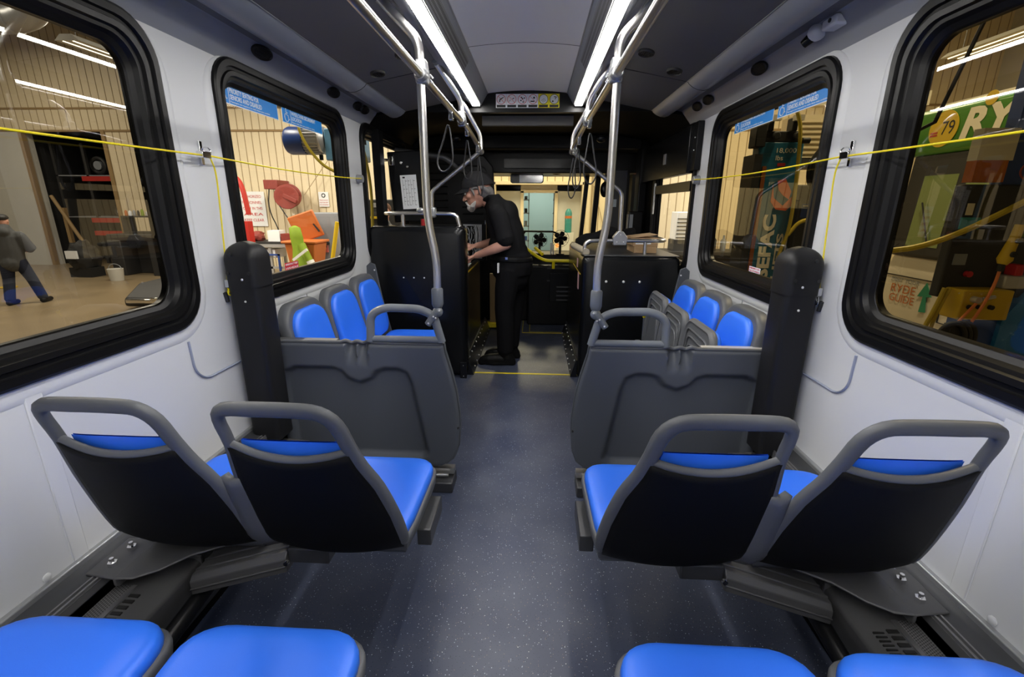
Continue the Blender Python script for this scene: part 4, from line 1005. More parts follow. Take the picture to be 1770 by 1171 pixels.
# dashboard
db = E('dashboard', 'black dashboard console under the windshield', 'dashboard')
g = G(); g.box(-1.18, .75, 5.45, 5.92, 0, .80); g.box(.0, .50, 5.25, 5.5, 0, .70); g.obj('console', 'black', db, bev=.02)
g = G(); g.box(.25, .50, 5.235, 5.25, .28, .62); 
g.obj('vent_panel', 'blackg', db, bev=.005)
g = G()
for i in range(4): g.box(.33, .48, 5.228, 5.236, .30 + i * .05, .315 + i * .05)
for z in (.66, .52): g.box(.22, .55, 5.236, 5.248, z, z + .012)
g.obj('vent_slot', 'dkgrey', db)
yh = E('yellow_handrail', 'bright yellow handrail over the dashboard on the entrance side', 'handrail')
g = G(); g.tube(fillet([(-.08, 5.30, .92), (.12, 5.10, .80), (.20, 5.05, .775), (.47, 5.05, .775)], .04), .018, 12); g.cyl((.28, 5.05, .775), (.28, 5.06, .69), .016); g.cyl((.08, 5.30, .89), (.16, 5.18, .83), .018); g.obj('tube', 'yellow', yh)
def fan(x, y, z, label, k=1.0):
    r = E('dash_fan', label, 'fan', 'dashboard fans')
    g = G()
    for rr2 in (.095, .07, .045, .02): g.tube([(x + rr2 * k * cos(a * pi / 12), y - .02 - .02 * (1 - rr2 / .1), z + rr2 * k * sin(a * pi / 12)) for a in range(24)], .002, 5, closed=True)
    for a in range(12): g.tube([(x, y - .04, z), (x + .06 * k * cos(a * pi / 6), y - .035, z + .06 * k * sin(a * pi / 6)), (x + .095 * k * cos(a * pi / 6), y - .02, z + .095 * k * sin(a * pi / 6))], .0018, 5)
    g.obj('fan_guard', 'blackg', r)
    for a in range(5):
        g = G(); t = a * 2 * pi / 5; g.xf = Matrix.Translation((x, y, z)) @ Matrix.Rotation(t, 4, 'Y') @ Matrix.Rotation(radians(20), 4, 'Z')
        g.prism([(.012, -.012), (.05, -.034), (.082, -.022), (.086, .014), (.05, .026), (.012, .012)], 'y', -.002, .002); g.obj('blade', 'black', r)
    g = G(); g.cyl((x, y - .02, z), (x, y + .05, z), .03 * k); g.obj('motor', 'black', r)
    g = G(); g.tube([(x, y + .03, z), (x, y + .03, z - .12), (x, y + .02, .79)], .014); g.cyl((x, y + .02, .78), (x, y + .02, .81), .05); g.obj('stand', 'black', r)
fan(.13, 5.50, .965, 'small black desk fan on the dashboard, the left of two', .9); fan(.37, 5.48, .985, 'small black desk fan on the dashboard, the right of two')
g = G(); g.box(.255, .275, 5.52, 5.55, .80, .93); g.box(.285, .30, 5.52, 5.55, .80, .915); tag(g.obj('switch_lever', 'lightst'), 'pair of slim grey levers between the two dashboard fans', 'lever')
g = G(); g.ell((.335, 5.52, .90), (.02, .02, .025)); tag(g.obj('indicator_lamp', M('orange lamp', (.8, .2, .05), .4, emit=((1, .25, .05), 2))), 'small orange indicator lamp behind the right dashboard fan', 'lamp')
g = G(); g.tube([(-.30, 6.05, 1.035), (.30, 6.05, 1.03), (.42, 6.05, .98)], .012, 8); g.tube([(-.05, 6.06, 1.03), (-.3, 6.06, .70)], .010, 8); g.obj('wiper_arm', 'ink', wsd)
ds = E('driver_seat_base', 'tan panel with yellow edge strip on the floor step beyond the man\'s legs', 'panel')
g = G(); g.box(-.42, -.17, 5.10, 5.14, .06, .62); g.obj('tan_panel', 'wood', ds); g = G(); g.box(-.5, -.15, 5.03, 5.14, .02, .065); g.obj('edge_strip', 'yeltape', ds)

# ================================================================== GARAGE
FY = 14.0; GZ = -.55; GT = 6.6
g = G(); g.box(-18, 12, -6, 22, GZ - .1, GZ); st(g.obj('garage_floor', 'conc')).name = 'floor_garage'
g = G(); g.box(-18, 12, -6, 22, GT, GT + .1); st(g.obj('ceiling_garage', 'gdark'))
g = G(); g.box(-18.1, -18, -6, 22, GZ, GT); st(g.obj('wall_garage_left', 'block'))
g = G(); g.box(12, 12.1, -6, 22, GZ, GT); st(g.obj('wall_garage_right', 'block'))
g = G(); g.box(-18, 12, -6.1, -6, GZ, GT); st(g.obj('wall_garage_back', 'block'))
wf = st(E('wall_garage_front', '', '')); del wf['label']; del wf['category']
def clad(x0, x1, z0, z1, name='cladding', sp=.22, y=FY):
    g = G(); g.box(x0, x1, y, y + .1, z0, z1); g.obj(name, 'beige', wf)
    g = G(); n = int((x1 - x0) / sp)
    for i in range(n + 1):
        x = x0 + i * sp; g.rings([[(x - .012, y - .001, z), (x, y - .012, z), (x + .012, y - .001, z), (x, y + .004, z)] for z in (z0, z1)])
    g.obj('cladding_seam', 'seam', wf)
clad(-18, -16.55, GZ, 3.35); clad(-12.55, -1.15, GZ, 3.35); clad(1.45, 12, GZ, 3.35); clad(-18, 12, 3.40, 3.95); clad(-18, 12, 4.0, GT)
clad(-1.15, 1.45, 1.99, 3.35)
g = G(); g.box(-18, 12, FY - .03, FY + .1, 3.35, 3.40); g.box(-18, 12, FY - .02, FY + .1, 3.95, 4.0); g.box(-15.2, -15.1, FY - .04, FY + .1, GZ, 3.4); g.box(-12.66, -12.55, FY - .04, FY + .1, GZ, 3.4); g.obj('flashing', 'wood', wf)
g = G(); g.box(-16.55, -15.12, FY - .02, FY + .3, GZ, 3.35); g.obj('block_pier', 'block', wf)
# alcove behind the wall
g = G(); g.box(-15.2, -12.4, FY + 3.2, FY + 3.3, GZ, 3.6); g.box(-15.3, -15.2, FY + .1, FY + 3.3, GZ, 3.6); g.box(-12.5, -12.4, FY + .1, FY + 3.3, GZ, 3.6); g.box(-15.3, -12.4, FY + .1, FY + 3.3, 3.5, 3.6); g.obj('alcove', 'gblack', wf)
rk = E('pallet_rack', 'dark storage rack with red beams standing in the shadowy opening in the far wall', 'rack')
g = G()
for x in (-14.9, -13.9, -12.75):
    for y in (FY + .5, FY + 1.5): g.box(x, x + .08, y, y + .08, GZ, 3.1)
g.obj('upright', 'gblack', rk)
g = G()
for z in (.35, .75, 2.0):
    g.box(-14.0, -12.7, FY + .42, FY + .5, z, z + .14)
g.obj('red_beam', 'gred', rk)
g = G(); g.box(-14.9, -12.75, FY + .5, FY + 1.5, .9, .93); g.box(-14.9, -12.75, FY + .5, FY + 1.5, 2.15, 2.18)
g.obj('deck', 'gsteel', rk)
for i, (x, z, r_) in enumerate(((-13.7, 2.48, .22), (-13.2, 2.42, .18), (-13.3, 1.08, .16))):
    w_ = E('spare_wheel', ['large', 'medium', 'small'][i] + ' dark wheel lying on the rack in the far wall opening', 'wheel', 'wheels on the rack')
    g = G(); g.tube([(x + r_ * cos(a * pi / 10), FY + .8, z + r_ * sin(a * pi / 10)) for a in range(20)], r_ * .28, 8, closed=True); g.obj('tyre', 'ink', w_)
    g = G(); g.cyl((x, FY + .74, z), (x, FY + .86, z), r_ * .6); g.obj('rim', 'gsteel', w_)
g = G(); g.tube([(-14.6, FY - .1, 1.55), (-13.5, FY - .2, GZ + .03)], .05); g.box(-14.4, -14.3, FY - .1, FY, GZ, 1.2); tag(g.obj('leaning_plank', 'wood'), 'brown plank leaning beside the opening in the far wall', 'plank')
# window frame lines above: roof beams
for i, y in enumerate((2, 5.5, 9, 12.5)):
    g = G(); g.box(-18, 12, y, y + .18, GT - .45, GT); st(g.obj('trim_%d' % (20 + i), 'gdark'))
pp = E('ventilation_pipe', 'silver ventilation pipe with an elbow high up outside the left rear window', 'pipe')
g = G(); pts = fillet([(-11, 7.6, 3.9), (-7.15, 7.4, 3.95), (-6.6, 7.3, 6.55)], .5, 8); g.tube(pts, .19, 18); g.obj('duct', 'lightst', pp)
g = G()
for p in (pts[1], pts[-2]): g.tube([p - Vector((.02, 0, 0)), p + Vector((.02, 0, 0))], .205, 18)
g.obj('collar', 'lightst', pp)
def fixture(x, y0, y1, z, label):
    r = E('fluorescent_light', label, 'light fixture', 'garage light fixtures')
    g = G(); g.prism([(x - .22, z), (x - .10, z + .10), (x + .10, z + .10), (x + .22, z)], 'y', y0, y1); g.obj('reflector', 'block', r)
    g = G(); g.cyl((x - .09, y0 + .03, z + .015), (x - .09, y1 - .03, z + .015), .022); g.cyl((x + .09, y0 + .03, z + .015), (x + .09, y1 - .03, z + .015), .022); g.obj('tube', 'tubeon', r)
    g = G(); 
    for y in (y0 + .2, y1 - .2): g.cyl((x, y, z + .1), (x, y, GT - .4), .006)
    g.obj('hanger_wire', 'gsteel', r)
    area('tube_light', (x, (y0 + y1) / 2, z - .04), .35, y1 - y0, 95 * GAR, (1.0, .92, .76), r)
fixture(-8, 8.6, 10.0, 4.02, 'glowing fluorescent fixture hanging high outside the left rear window')
fixture(8, 8.2, 10.4, 4.1, 'glowing fluorescent fixture hanging high outside the right rear window')
for k, (x, y, w) in enumerate(((-13.5, 10.5, 'far left bay beyond the rack'), (-4.6, 10.5, 'left of the bus near the far wall'), (-5, 4, 'left of the bus over the lift'), (0, 11.5, 'straight ahead of the windshield'), (5, 11.0, 'right of the bus near the far wall'), (-11, 5, 'left bay behind the walking man'), (8.5, 5.0, 'right bay above the other bus'), (2.9, 3.4, 'added between the two buses to light the other'))):  # last fixture is unseen, added to brighten the parked bus
    fixture(x, y - .8, y + .8, 5.6, 'fluorescent fixture under the garage roof, ' + w)
# office opening ahead
of = E('office_doorway', 'inset cream doorway with a pale blue room and shelving beyond, in the far yellow wall', 'doorway')
g = G(); g.box(-1.15, -.38, FY + .35, FY + .4, GZ, 1.99); g.box(.70, 1.45, FY + .35, FY + .4, GZ, 1.99); g.box(-1.15, 1.45, FY + .35, FY + .4, 1.76, 1.99); g.obj('partition_panel', 'block', of)
g = G(); g.box(-.38, -.29, FY + .3, FY + .45, GZ, 1.76); g.box(.63, .72, FY + .3, FY + .45, GZ, 1.76); g.box(-.38, .72, FY + .3, FY + .45, 1.71, 1.79); g.obj('door_casing', 'beige', of)
g = G(); g.box(-1.2, -1.1, FY - .05, FY + .4, GZ, 2.0); g.box(1.40, 1.50, FY - .05, FY + .4, GZ, 2.0); g.box(-1.2, 1.5, FY - .05, FY + .4, 1.93, 2.02); g.obj('outer_frame', 'beige', of)
g = G(); g.box(-1.6, 2.0, FY + 3.5, FY + 3.6, GZ, 2.6); g.box(-1.7, -1.6, FY + .5, FY + 3.6, GZ, 2.6); g.box(2.0, 2.1, FY + .5, FY + 3.6, GZ, 2.6); g.box(-1.7, 2.1, FY + .5, FY + 3.6, 2.5, 2.6); g.obj('room_wall', 'doorw', of)
area('office_light', (.2, FY + 2.0, 2.4), 1.5, 1.5, 16 * GAR, (.82, .95, 1.0), of)
for k, x in enumerate((-.55, .62)):
    r = E('parts_shelf', 'grey parts shelf seen through the office doorway, on its %s side' % ('left', 'right')[k], 'shelf', 'shelves in the office')
    g = G()
    for z in (-.2, .25, .7, 1.1, 1.5): g.box(x, x + .42, FY + 1.0, FY + 1.5, z, z + .03)
    for xx in (x, x + .39): g.box(xx, xx + .03, FY + 1.0, FY + 1.03, GZ, 1.9)
    g.obj('frame', 'gsteel', r)
    random.seed(k + 5)
    for z in (-.2, .25, .7, 1.1, 1.5):
        for q in range(3):
            g = G(); xx = x + .03 + q * .12; g.box(xx, xx + .09, FY + 1.0, FY + 1.2, z + .03, z + .03 + random.uniform(.1, .3)); g.obj('bin', random.choice(['ink', 'gsteel', 'signwhite', 'mblue', 'gblack']), r)
gc = E('gas_cylinder', 'teal gas cylinder with an orange band standing right of the office doorway', 'gas cylinder')
g = G(); g.tube([(1.02, FY - .2, .60), (1.02, FY - .2, 1.14), (1.02, FY - .2, 1.21), (1.02, FY - .2, 1.27)], [.10, .10, .08, .035], 16); g.obj('bottle', 'tealg', gc)
g = G(); g.cyl((1.02, FY - .2, 1.0), (1.02, FY - .2, 1.07), .102); g.obj('band', 'orange', gc); g = G(); g.box(.86, 1.18, FY - .33, FY - .06, GZ, .60); g.obj('stand', 'block', gc)
ca = E('wall_calendar', 'picture calendar pinned on the far yellow wall right of the windshield post', 'calendar')
g = G(); g.box(2.12, 2.42, FY - .03, FY - .01, 1.0, 1.32); g.obj('picture', 'gsteel', ca); g = G(); g.box(2.12, 2.42, FY - .03, FY - .01, .66, .98); g.obj('page', 'signwhite', ca)
g = G(); g.tube([(1.70, FY - .04, 3.3), (1.68, FY - .04, -.5)], .012, 6); g.tube([(1.72, FY - .03, 1.9), (2.2, FY - .03, .3)], .01, 6); tag(g.obj('hanging_cable', 'seam'), 'thin dark cable hanging down the far yellow wall', 'cable')

# ---- workshop left side, seen through the middle left window
bn = E('workbench', 'long grey workbench against the cladding outside the middle left window', 'workbench')
g = G(); g.box(-8.2, -6.25, 11.9, 12.7, .34, .40); g.obj('top', 'gblack', bn)
g = G()
for x in (-8.15, -7.55, -6.9, -6.35):
    g.box(x, x + .07, 11.9, 11.97, GZ, .34); g.box(x, x + .07, 12.6, 12.67, GZ, .34)
g.box(-8.15, -6.3, 11.9, 11.94, -.30, -.24); g.box(-8.15, -6.3, 11.88, 11.94, .26, .34); g.obj('leg_frame', 'lightst', bn)
g = G(); g.box(-7.35, -6.75, 11.95, 12.5, -.02, .20); g.obj('drawer', 'signwhite', bn)
g = G(); g.box(-7.5, -6.6, 11.86, 11.9, .05, .09); g.box(-7.5, -7.45, 11.86, 11.9, GZ, .09); g.box(-6.65, -6.6, 11.86, 11.9, GZ, .09); g.obj('blue_frame', 'mblue', bn)
for i, (x, w_, h_, m_, nm, l_) in enumerate(((-8.0, .5, .42, 'gred', 'engine_part', 'red cast engine part lying on the left end of the workbench'), (-7.5, .35, .28, 'dred', 'shop_rag', 'dark red rags heaped on the workbench'), (-6.95, .32, .28, 'signwhite', 'paper_carton', 'white paper carton standing in the middle of the workbench'), (-6.6, .3, .2, 'dred', 'metal_tray', 'rusty tray at the right end of the workbench'))):
    g = G(); 
    if i in (0, 1): g.ell((x + w_ / 2, 12.2, .40 + h_ * .4), (w_ / 2, .2, h_ * .5), 14, 9, lambda d, i=i: 1 + .25 * sin(d.x * 7 + i) * cos(d.z * 5) + .1 * sin(d.y * 11))
    else: g.box(x, x + w_, 12.05, 12.35, .40, .40 + h_)
    tag(g.obj(nm, m_), l_, nm.replace('_', ' '))
hr = E('hose_reel', 'red hose reel mounted on the beige cladding outside the middle left window', 'hose reel')
g = G(); g.cyl((-7.02, 13.55, 1.58), (-6.90, 13.15, 1.54), .27, n=28); g.obj('drum', 'dred', hr)
g = G(); g.cyl((-7.04, 13.6, 1.58), (-7.02, 13.54, 1.58), .33, n=28); g.cyl((-6.91, 13.19, 1.54), (-6.90, 13.15, 1.54), .33, n=28); g.xf = Matrix.Translation((-6.89, 13.12, 1.54)) @ Matrix.Rotation(radians(25), 4, 'Y'); g.box(-.30, .30, 0, .03, -.06, .06); g.xf = None; g.box(-7.6, -7.2, 13.3, 13.98, 1.75, 2.0); g.obj('flange', 'dred', hr, bev=.02)
g = G(); g.tube(smooth_path([(-7.5, 13.4, 1.8), (-7.55, 13.3, 1.2), (-7.3, 13.3, .6), (-7.35, 13.3, .35)], 2), .018, 6); g.tube(smooth_path([(-7.1, 13.1, 1.3), (-6.8, 13.1, .8), (-6.2, 13.0, .5)], 2), .016, 6); g.obj('hose', 'ink', hr)
g = G(); g.tube([(-6.6, 13.6, 1.6), (-5.6, 13.8, 2.9)], .01, 5); g.obj('cable', 'seam', hr)
rj = E('red_lever_stand', 'tall red lift arm with a curved tip just outside the middle left window', 'lift arm')
g = G(); g.tube(smooth_path([(-6.95, 11.0, 1.92), (-6.90, 11.0, 1.95), (-6.78, 11.0, 1.75), (-6.72, 11.0, 1.1)], 2), .085, 10, flat=.5); g.box(-7.05, -6.72, 10.9, 11.1, .45, .95); g.box(-7.0, -6.85, 10.9, 11.1, GZ, .5); g.obj('arm', 'gred', rj, bev=.02)
ps = E('wall_poster', 'white notice sheet with red print on the cladding behind the red lift arm', 'poster')
card('sheet', 'signwhite', frame((-8.75, 13.96, .7), (1, 0, 0), (0, 0, 1)), 0, .75, 0, 1.0, ps)
for i in range(5): text(('AUTHORIZED', 'PERSONNEL', 'ONLY IN THIS', 'AREA', 'KEEP CLEAR')[i], 'lettering', 'red', frame((-8.7, 13.955, 1.52 - i * .17), (1, 0, 0), (0, 0, 1)), width=.6, height=.08, parent=ps)
ns = E('wall_notice', 'small white notice with a round black emblem on the cladding right of the hose reel', 'notice')
card('sheet', 'signwhite', frame((-6.35, 13.96, 1.28), (1, 0, 0), (0, 0, 1)), 0, .30, 0, .42, ns)
g = G(); g.tube([(-6.2 + .05 * cos(a * pi / 8), 13.955, 1.60 + .05 * sin(a * pi / 8)) for a in range(16)], .012, 6, closed=True); g.obj('emblem', 'ink', ns)
for i in range(3): text(('THIS DOOR', 'MUST BE KEPT', 'CLOSED')[i], 'lettering', 'red', frame((-6.33, 13.955, 1.45 - i * .065), (1, 0, 0), (0, 0, 1)), width=.26, height=.03, parent=ns)
sc = E('steel_cabinet', 'grey steel wall cabinet at the right of the workbench with a small red tag', 'cabinet')
g = G(); g.box(-5.85, -4.95, 12.2, 12.8, -.35, 1.14); g.obj('case', 'gsteel', sc, bev=.02); g = G(); g.cyl((-5.42, 12.2, .36), (-5.42, 12.12, .36), .05); g.box(-5.47, -5.43, 12.12, 12.15, .25, .36); g.obj('handle', 'ink', sc)
g = G(); g.box(-5.62, -5.42, 12.17, 12.2, .12, .32); g.obj('red_tag', M('pink tag', (.7, .18, .15), .5), sc)
wb = E('orange_bin', 'orange plastic wheeled bin with its lid open in front of the grey cabinet', 'bin')
g = G(); g.rings([[(-6.55 + .03, 11.3, GZ), (-6.0, 11.3, GZ), (-6.0, 11.8, GZ), (-6.55 + .03, 11.8, GZ)], [(-6.62, 11.2, .42), (-5.85, 11.2, .42), (-5.85, 11.9, .42), (-6.62, 11.9, .42)]]); g.obj('body', 'orange', wb, bev=.03)
g = G(); g.box(-6.68, -5.8, 11.15, 11.95, .42, .48); g.obj('rim', 'orange', wb, bev=.02)
g = G(); g.xf = Matrix.Translation((-6.2, 11.95, .5)) @ Matrix.Rotation(radians(-18), 4, 'Y') @ Matrix.Rotation(radians(10), 4, 'X'); g.box(-.42, .30, -.03, .03, 0, .68); g.obj('lid', 'orange', wb, bev=.03)
g = G(); g.xf = Matrix.Translation((-6.1, 11.90, .8)) @ Matrix.Rotation(radians(-35), 4, 'Y'); g.box(-.02, .02, -.04, -.02, -.15, .2); g.obj('slot', 'ink', wb)
wb.location.x = .55
hv = E('safety_vest', 'hi-vis green jacket with silver bands hanging on a stand beside the orange bin', 'jacket')
g = G(); rs = []
for z, w_, x_ in ((.98, .03, -6.72), (.93, .13, -6.72), (.70, .15, -6.70), (.45, .14, -6.68), (.22, .22, -6.62), (-.05, .33, -6.60), (-.40, .40, -6.55)):
    rs.append([(x_ + w_ * cos(a * pi / 10) * (1 + .08 * sin(a * 3)), 10.95 + w_ * .5 * sin(a * pi / 10) * (1 + .1 * cos(a * 5)), z) for a in range(20)])
g.rings(rs); g.obj('fabric', 'hiviz', hv, ang=80)
g = G(); rs = []
for z, w_ in ((-.02, .335), (-.10, .355)): rs.append([(-6.60 + w_ * cos(a * pi / 10) * (1 + .08 * sin(a * 3)), 10.95 + w_ * .52 * sin(a * pi / 10) * (1 + .1 * cos(a * 5)), z) for a in range(20)])
g.rings(rs); g.xf = Matrix.Translation((-6.55, 10.72, .32)) @ Matrix.Rotation(radians(55), 4, 'Y'); g.box(-.03, .03, -.02, .02, -.22, .22); g.obj('reflective_band', 'reflect', hv)
g = G(); g.cyl((-6.65, 11.1, GZ), (-6.68, 11.1, .9), .02); g.obj('stand', 'gblack', hv)
g = G(); g.tube([(-6.58, 10.9, .55), (-6.42, 10.85, .2), (-6.30, 10.85, -.15)], [.09, .09, .08], 12); g.obj('sleeve', 'hiviz', hv)
g = G(); g.tube([(-6.40, 10.85, .17), (-6.37, 10.85, .10)], .094, 12); g.obj('sleeve_band', 'reflect', hv)
hv.location.x = 1.1; hv.location.z = -.12
g = G(); g.tube([(-4.95, 11.0, -.55), (-4.6, 11.0, .95)], .05, 10); tag(g.obj('yellow_pole', 'gyel'), 'yellow pole leaning in front of the grey steel cabinet', 'pole')
g = G(); g.tube([(-6.15 + .22 * cos(a * pi / 10), 12.6, .95 + .10 * sin(a * pi / 10)) for a in range(20)], .025, 8, closed=True); g.box(-5.95, -5.85, 12.5, 12.7, .4, 1.0); tag(g.obj('hand_wheel', 'ink'), 'dark hand wheel behind the open orange lid', 'wheel')
# dark cabinets behind the walking man
for i, (x0, x1, y, z1, l_) in enumerate(((-11.35, -9.9, 12.0, .55, 'dark steel parts cabinet with an open bay beyond the walking man'),)):
    r = E('parts_cabinet', l_, 'cabinet')
    g = G(); g.box(x0, x1, y, y + .6, .40, z1); g.box(x0, x0 + .35, y, y + .6, GZ, .4); g.box(x1 - .35, x1, y, y + .6, GZ, .4); g.box(x0, x1, y + .5, y + .6, GZ, .4); g.obj('case', 'gblack', r, bev=.02)
g = G(); g.box(-11.1, -9.8, 12.3, 12.7, .55, .60); g.box(-11.1, -9.8, 12.3, 12.7, .98, 1.02); g.box(-11.1, -11.05, 12.3, 12.7, .6, 1.0); o = g.obj('tool_shelf', 'gblack'); tag(o, 'dark raised shelf standing on the parts cabinet, covered with small bottles', 'shelf')
random.seed(11)
for i in range(11):
    g = G(); x = -11.05 + i * .115; z = 1.02; r_ = random.uniform(.025, .045); h_ = random.uniform(.08, .2); g.tube([(x, 12.45, z), (x, 12.45, z + h_ * .7), (x, 12.45, z + h_)], [r_, r_, r_ * .4], 10)
    m_ = ['orange', 'signwhite', 'gsteel', 'ink', 'hiviz', 'lightst'][i % 6]; nm = ['orange', 'white', 'grey', 'black', 'green', 'silver'][i % 6]
    tag(g.obj('bottle', m_), '%s bottle on the raised shelf outside the left rear window, %s' % (nm, 'nearer the man' if i < 6 else 'farther from the man'), 'bottle', 'bottles on the raised shelf')
r = E('machine_engine', 'black engine-like machine on the floor left of the dark parts cabinet', 'machine')
g = G(); g.ell((-11.9, 11.8, -.05), (.35, .3, .42), 14, 10, lambda d: 1 + .2 * sin(d.x * 9) * cos(d.z * 7)); g.box(-12.2, -11.6, 11.6, 12.0, GZ, -.3); g.obj('block', 'ink', r); g = G(); g.box(-12.05, -11.75, 11.45, 11.5, -.05, .15); g.obj('plate', 'signwhite', r)
r = E('paint_bucket', 'stained white bucket on the floor in front of the dark parts cabinet', 'bucket')
g = G(); g.cyl((-10.55, 11.2, GZ), (-10.55, 11.2, -.25), .14, .17); g.obj('pail', 'block', r); g = G(); g.tube([(-10.55 + .17 * cos(a * pi / 8), 11.2, -.25 + .12 * abs(sin(a * pi / 8))) for a in range(9)], .008, 6); g.obj('handle', 'gsteel', r)
g = G(); g.rings([[(-12.1 + .16 * cos(a * pi / 6), 10.0 + .16 * sin(a * pi / 6), z) for a in range(12)] for z in (GZ + .002, GZ + .02)]); tag(g.obj('plastic_disc', 'gyel'), 'small flat yellow disc lying on the garage floor', 'disc')
r = E('floor_scrubber', 'dark low machine with a chrome edge at the lower corner of the left rear window', 'machine')
g = G(); g.prism([(8.0, GZ + .05), (8.0, -.35), (8.4, -.12), (9.6, -.08), (9.6, GZ + .05)], 'x', -7.5, -6.2); g.obj('hood', 'gblack', r, bev=.05); g = G(); g.box(-7.4, -6.1, 7.93, 8.02, -.42, -.34); g.box(-6.9, -6.5, 7.90, 7.96, -.36, -.30); g.obj('chrome_edge', 'chrome', r, bev=.02)

# ---- mobile lift columns
def motor(x0, x1, y, z, rad, label):
    r = E('lift_motor', label, 'motor')
    m = x0 + (x1 - x0) * .48
    g = G(); g.tube([(x0, y, z), (x0 + .01, y, z), (x0 + .04, y, z), (m, y, z)], [rad * .7, rad * .9, rad, rad], 28); g.obj('fan_cover', 'mblue', r)
    g = G(); g.cyl((m, y, z), (x1 - .05, y, z), rad * .86, n=28)
    for a in range(26):
        t = 2 * pi * a / 26; c_, s_ = cos(t), sin(t); g.rings([[(x, y + c_ * rr3 - s_ * w_, z + s_ * rr3 + c_ * w_) for rr3, w_ in ((rad * .8, -.003), (rad, -.002), (rad, .002), (rad * .8, .003))] for x in (m + .005, x1 - .07)])
    g.tube([(x1 - .05, y, z), (x1 - .03, y, z), (x1, y, z)], [rad * .95, rad, rad * .8], 24); g.obj('finned_body', 'alu', r)
    g = G(); g.cyl((x1 - .08, y, z - rad), (x1 - .08, y, z - rad - .05), .02); g.obj('gland', 'ink', r)
    return r
motor(-2.49, -2.07, 5.0, 1.975, .135, 'round blue and silver electric motor outside the top of the middle left window')
lc = E('lift_column', 'light blue lift column partly hidden behind the frame of the middle left window', 'lift column')
g = G(); g.box(-1.99, -1.75, 4.92, 5.15, GZ, 1.78); g.box(-2.06, -1.70, 4.9, 5.2, 1.78, 2.08); g.obj('mast', 'skyblue', lc, bev=.01); g = G(); g.box(-2.3, -1.5, 4.8, 5.9, GZ, GZ + .15); g.obj('base', 'brblue', lc)
r = E('air_hose', 'yellow air hose looping down past the blue motor outside the middle left window', 'hose', 'yellow air hoses')
g = G(); g.tube(smooth_path([(-2.2, 4.8, 6.2), (-2.22, 4.75, 2.5), (-2.24, 4.72, 2.1), (-2.16, 4.7, 1.9), (-2.02, 4.7, 1.72), (-1.9, 4.7, 1.66)], 3), .014, 8); g.obj('hose', 'hose', r)
r = E('air_hose', 'short yellow hose hanging outside the left front side window', 'hose', 'yellow air hoses')
g = G(); g.tube(smooth_path([(-1.6, 4.15, 6.2), (-1.44, 4.15, 1.95), (-1.40, 4.16, 1.8), (-1.37, 4.2, 1.5), (-1.39, 4.2, 1.1)], 3), .013, 8); g.obj('hose', 'hose', r); g = G(); g.box(-1.45, -1.38, 4.12, 4.18, 1.84, 1.90); g.obj('coupling', 'ink', r)
# right column with lettering
lr = E('lift_column', 'teal lift column with big cream vertical lettering outside the middle right window', 'lift column')
g = G(); g.box(1.83, 2.17, 4.0, 4.12, GZ, 1.84); g.obj('mast', 'liftblue', lr, bev=.008)
g = G(); g.box(1.80, 1.86, 3.99, 4.2, GZ, 1.75); g.obj('chain_guard', 'gblack', lr); g = G(); g.box(1.87, 1.90, 3.985, 4.0, .6, 1.66); g.obj('rust_strip', M('rust strip', (.25, .07, .01), .6), lr)
g = G(); g.box(1.84, 2.14, 4.0, 4.2, 1.84, 1.92); g.box(1.88, 1.92, 4.0, 4.1, 1.92, 2.02); g.box(2.06, 2.10, 4.0, 4.1, 1.92, 2.02); g.box(1.78, 1.86, 3.97, 4.1, 1.80, 1.98); g.cyl((1.93, 3.99, 1.88), (1.93, 3.95, 1.88), .03); g.cyl((2.09, 3.99, 1.88), (2.09, 3.95, 1.88), .03); g.obj('head_casting', 'ink', lr, bev=.008)
g = G(); g.box(1.88, 1.95, 3.96, 4.0, 1.99, 2.03); g.box(2.05, 2.12, 3.96, 4.0, 1.99, 2.03); g.obj('cream_block', 'cream', lr)
text('18,000', 'lettering', 'cream', frame((1.965, 3.996, 1.755), (1, 0, 0), (0, 0, 1)), width=.15, height=.04, parent=lr)
text('lbs', 'lettering', 'cream', frame((1.965, 3.996, 1.705), (1, 0, 0), (0, 0, 1)), width=.055, height=.036, parent=lr)
g = G(); g.box(1.985, 2.045, 3.994, 3.998, 1.66, 1.685); g.obj('red_mark', 'gred', lr)
text('SEFAC', 'lettering', 'cream', frame((2.045, 3.996, .76), (0, 0, 1), (-1, 0, 0)), width=.53, height=.105, parent=lr, bold=.004)
text('LIFTS', 'lettering', 'cream', frame((2.125, 3.996, .76), (0, 0, 1), (-1, 0, 0)), width=.38, height=.055, parent=lr, bold=.003)
g = G(); g.box(2.145, 2.158, 3.994, 3.998, .5, 1.25); g.obj('stripe', 'cream', lr)
g = G(); g.xf = frame((1.975, 3.995, 1.39), (1, 0, 0), (0, 0, 1)); g.prism([(0, .14), (.02, .03), (.10, -.03), (.16, .04), (.17, -.03), (.13, -.07), (.05, -.06), (0, .0)], 'z', 0, .003); g.prism([(.03, .16), (.09, .18), (.15, .08), (.14, .02), (.09, .05), (.05, .09)], 'z', 0, .003); g.obj('orange_emblem', M('emblem orange', (.70, .13, .04), .5), lr)
cb2 = E('lift_control_box', 'dark lift control box with a small blue data plate beside the teal column', 'control box')
g = G(); g.box(2.17, 2.42, 3.93, 4.1, .6, 1.50); g.box(2.14, 2.46, 3.93, 4.1, 1.40, 1.52); g.obj('case', 'gblack', cb2, bev=.012)
mtp = frame((2.19, 3.925, 1.27), (1, 0, 0), (0, 0, 1)); card('plate', 'mblue', mtp, 0, .16, 0, .105, cb2, th=.003)
g = G(); g.xf = mtp
for i in range(4): g.box(.06, .15, .012 + i * .022, .022 + i * .022, .003, .004)
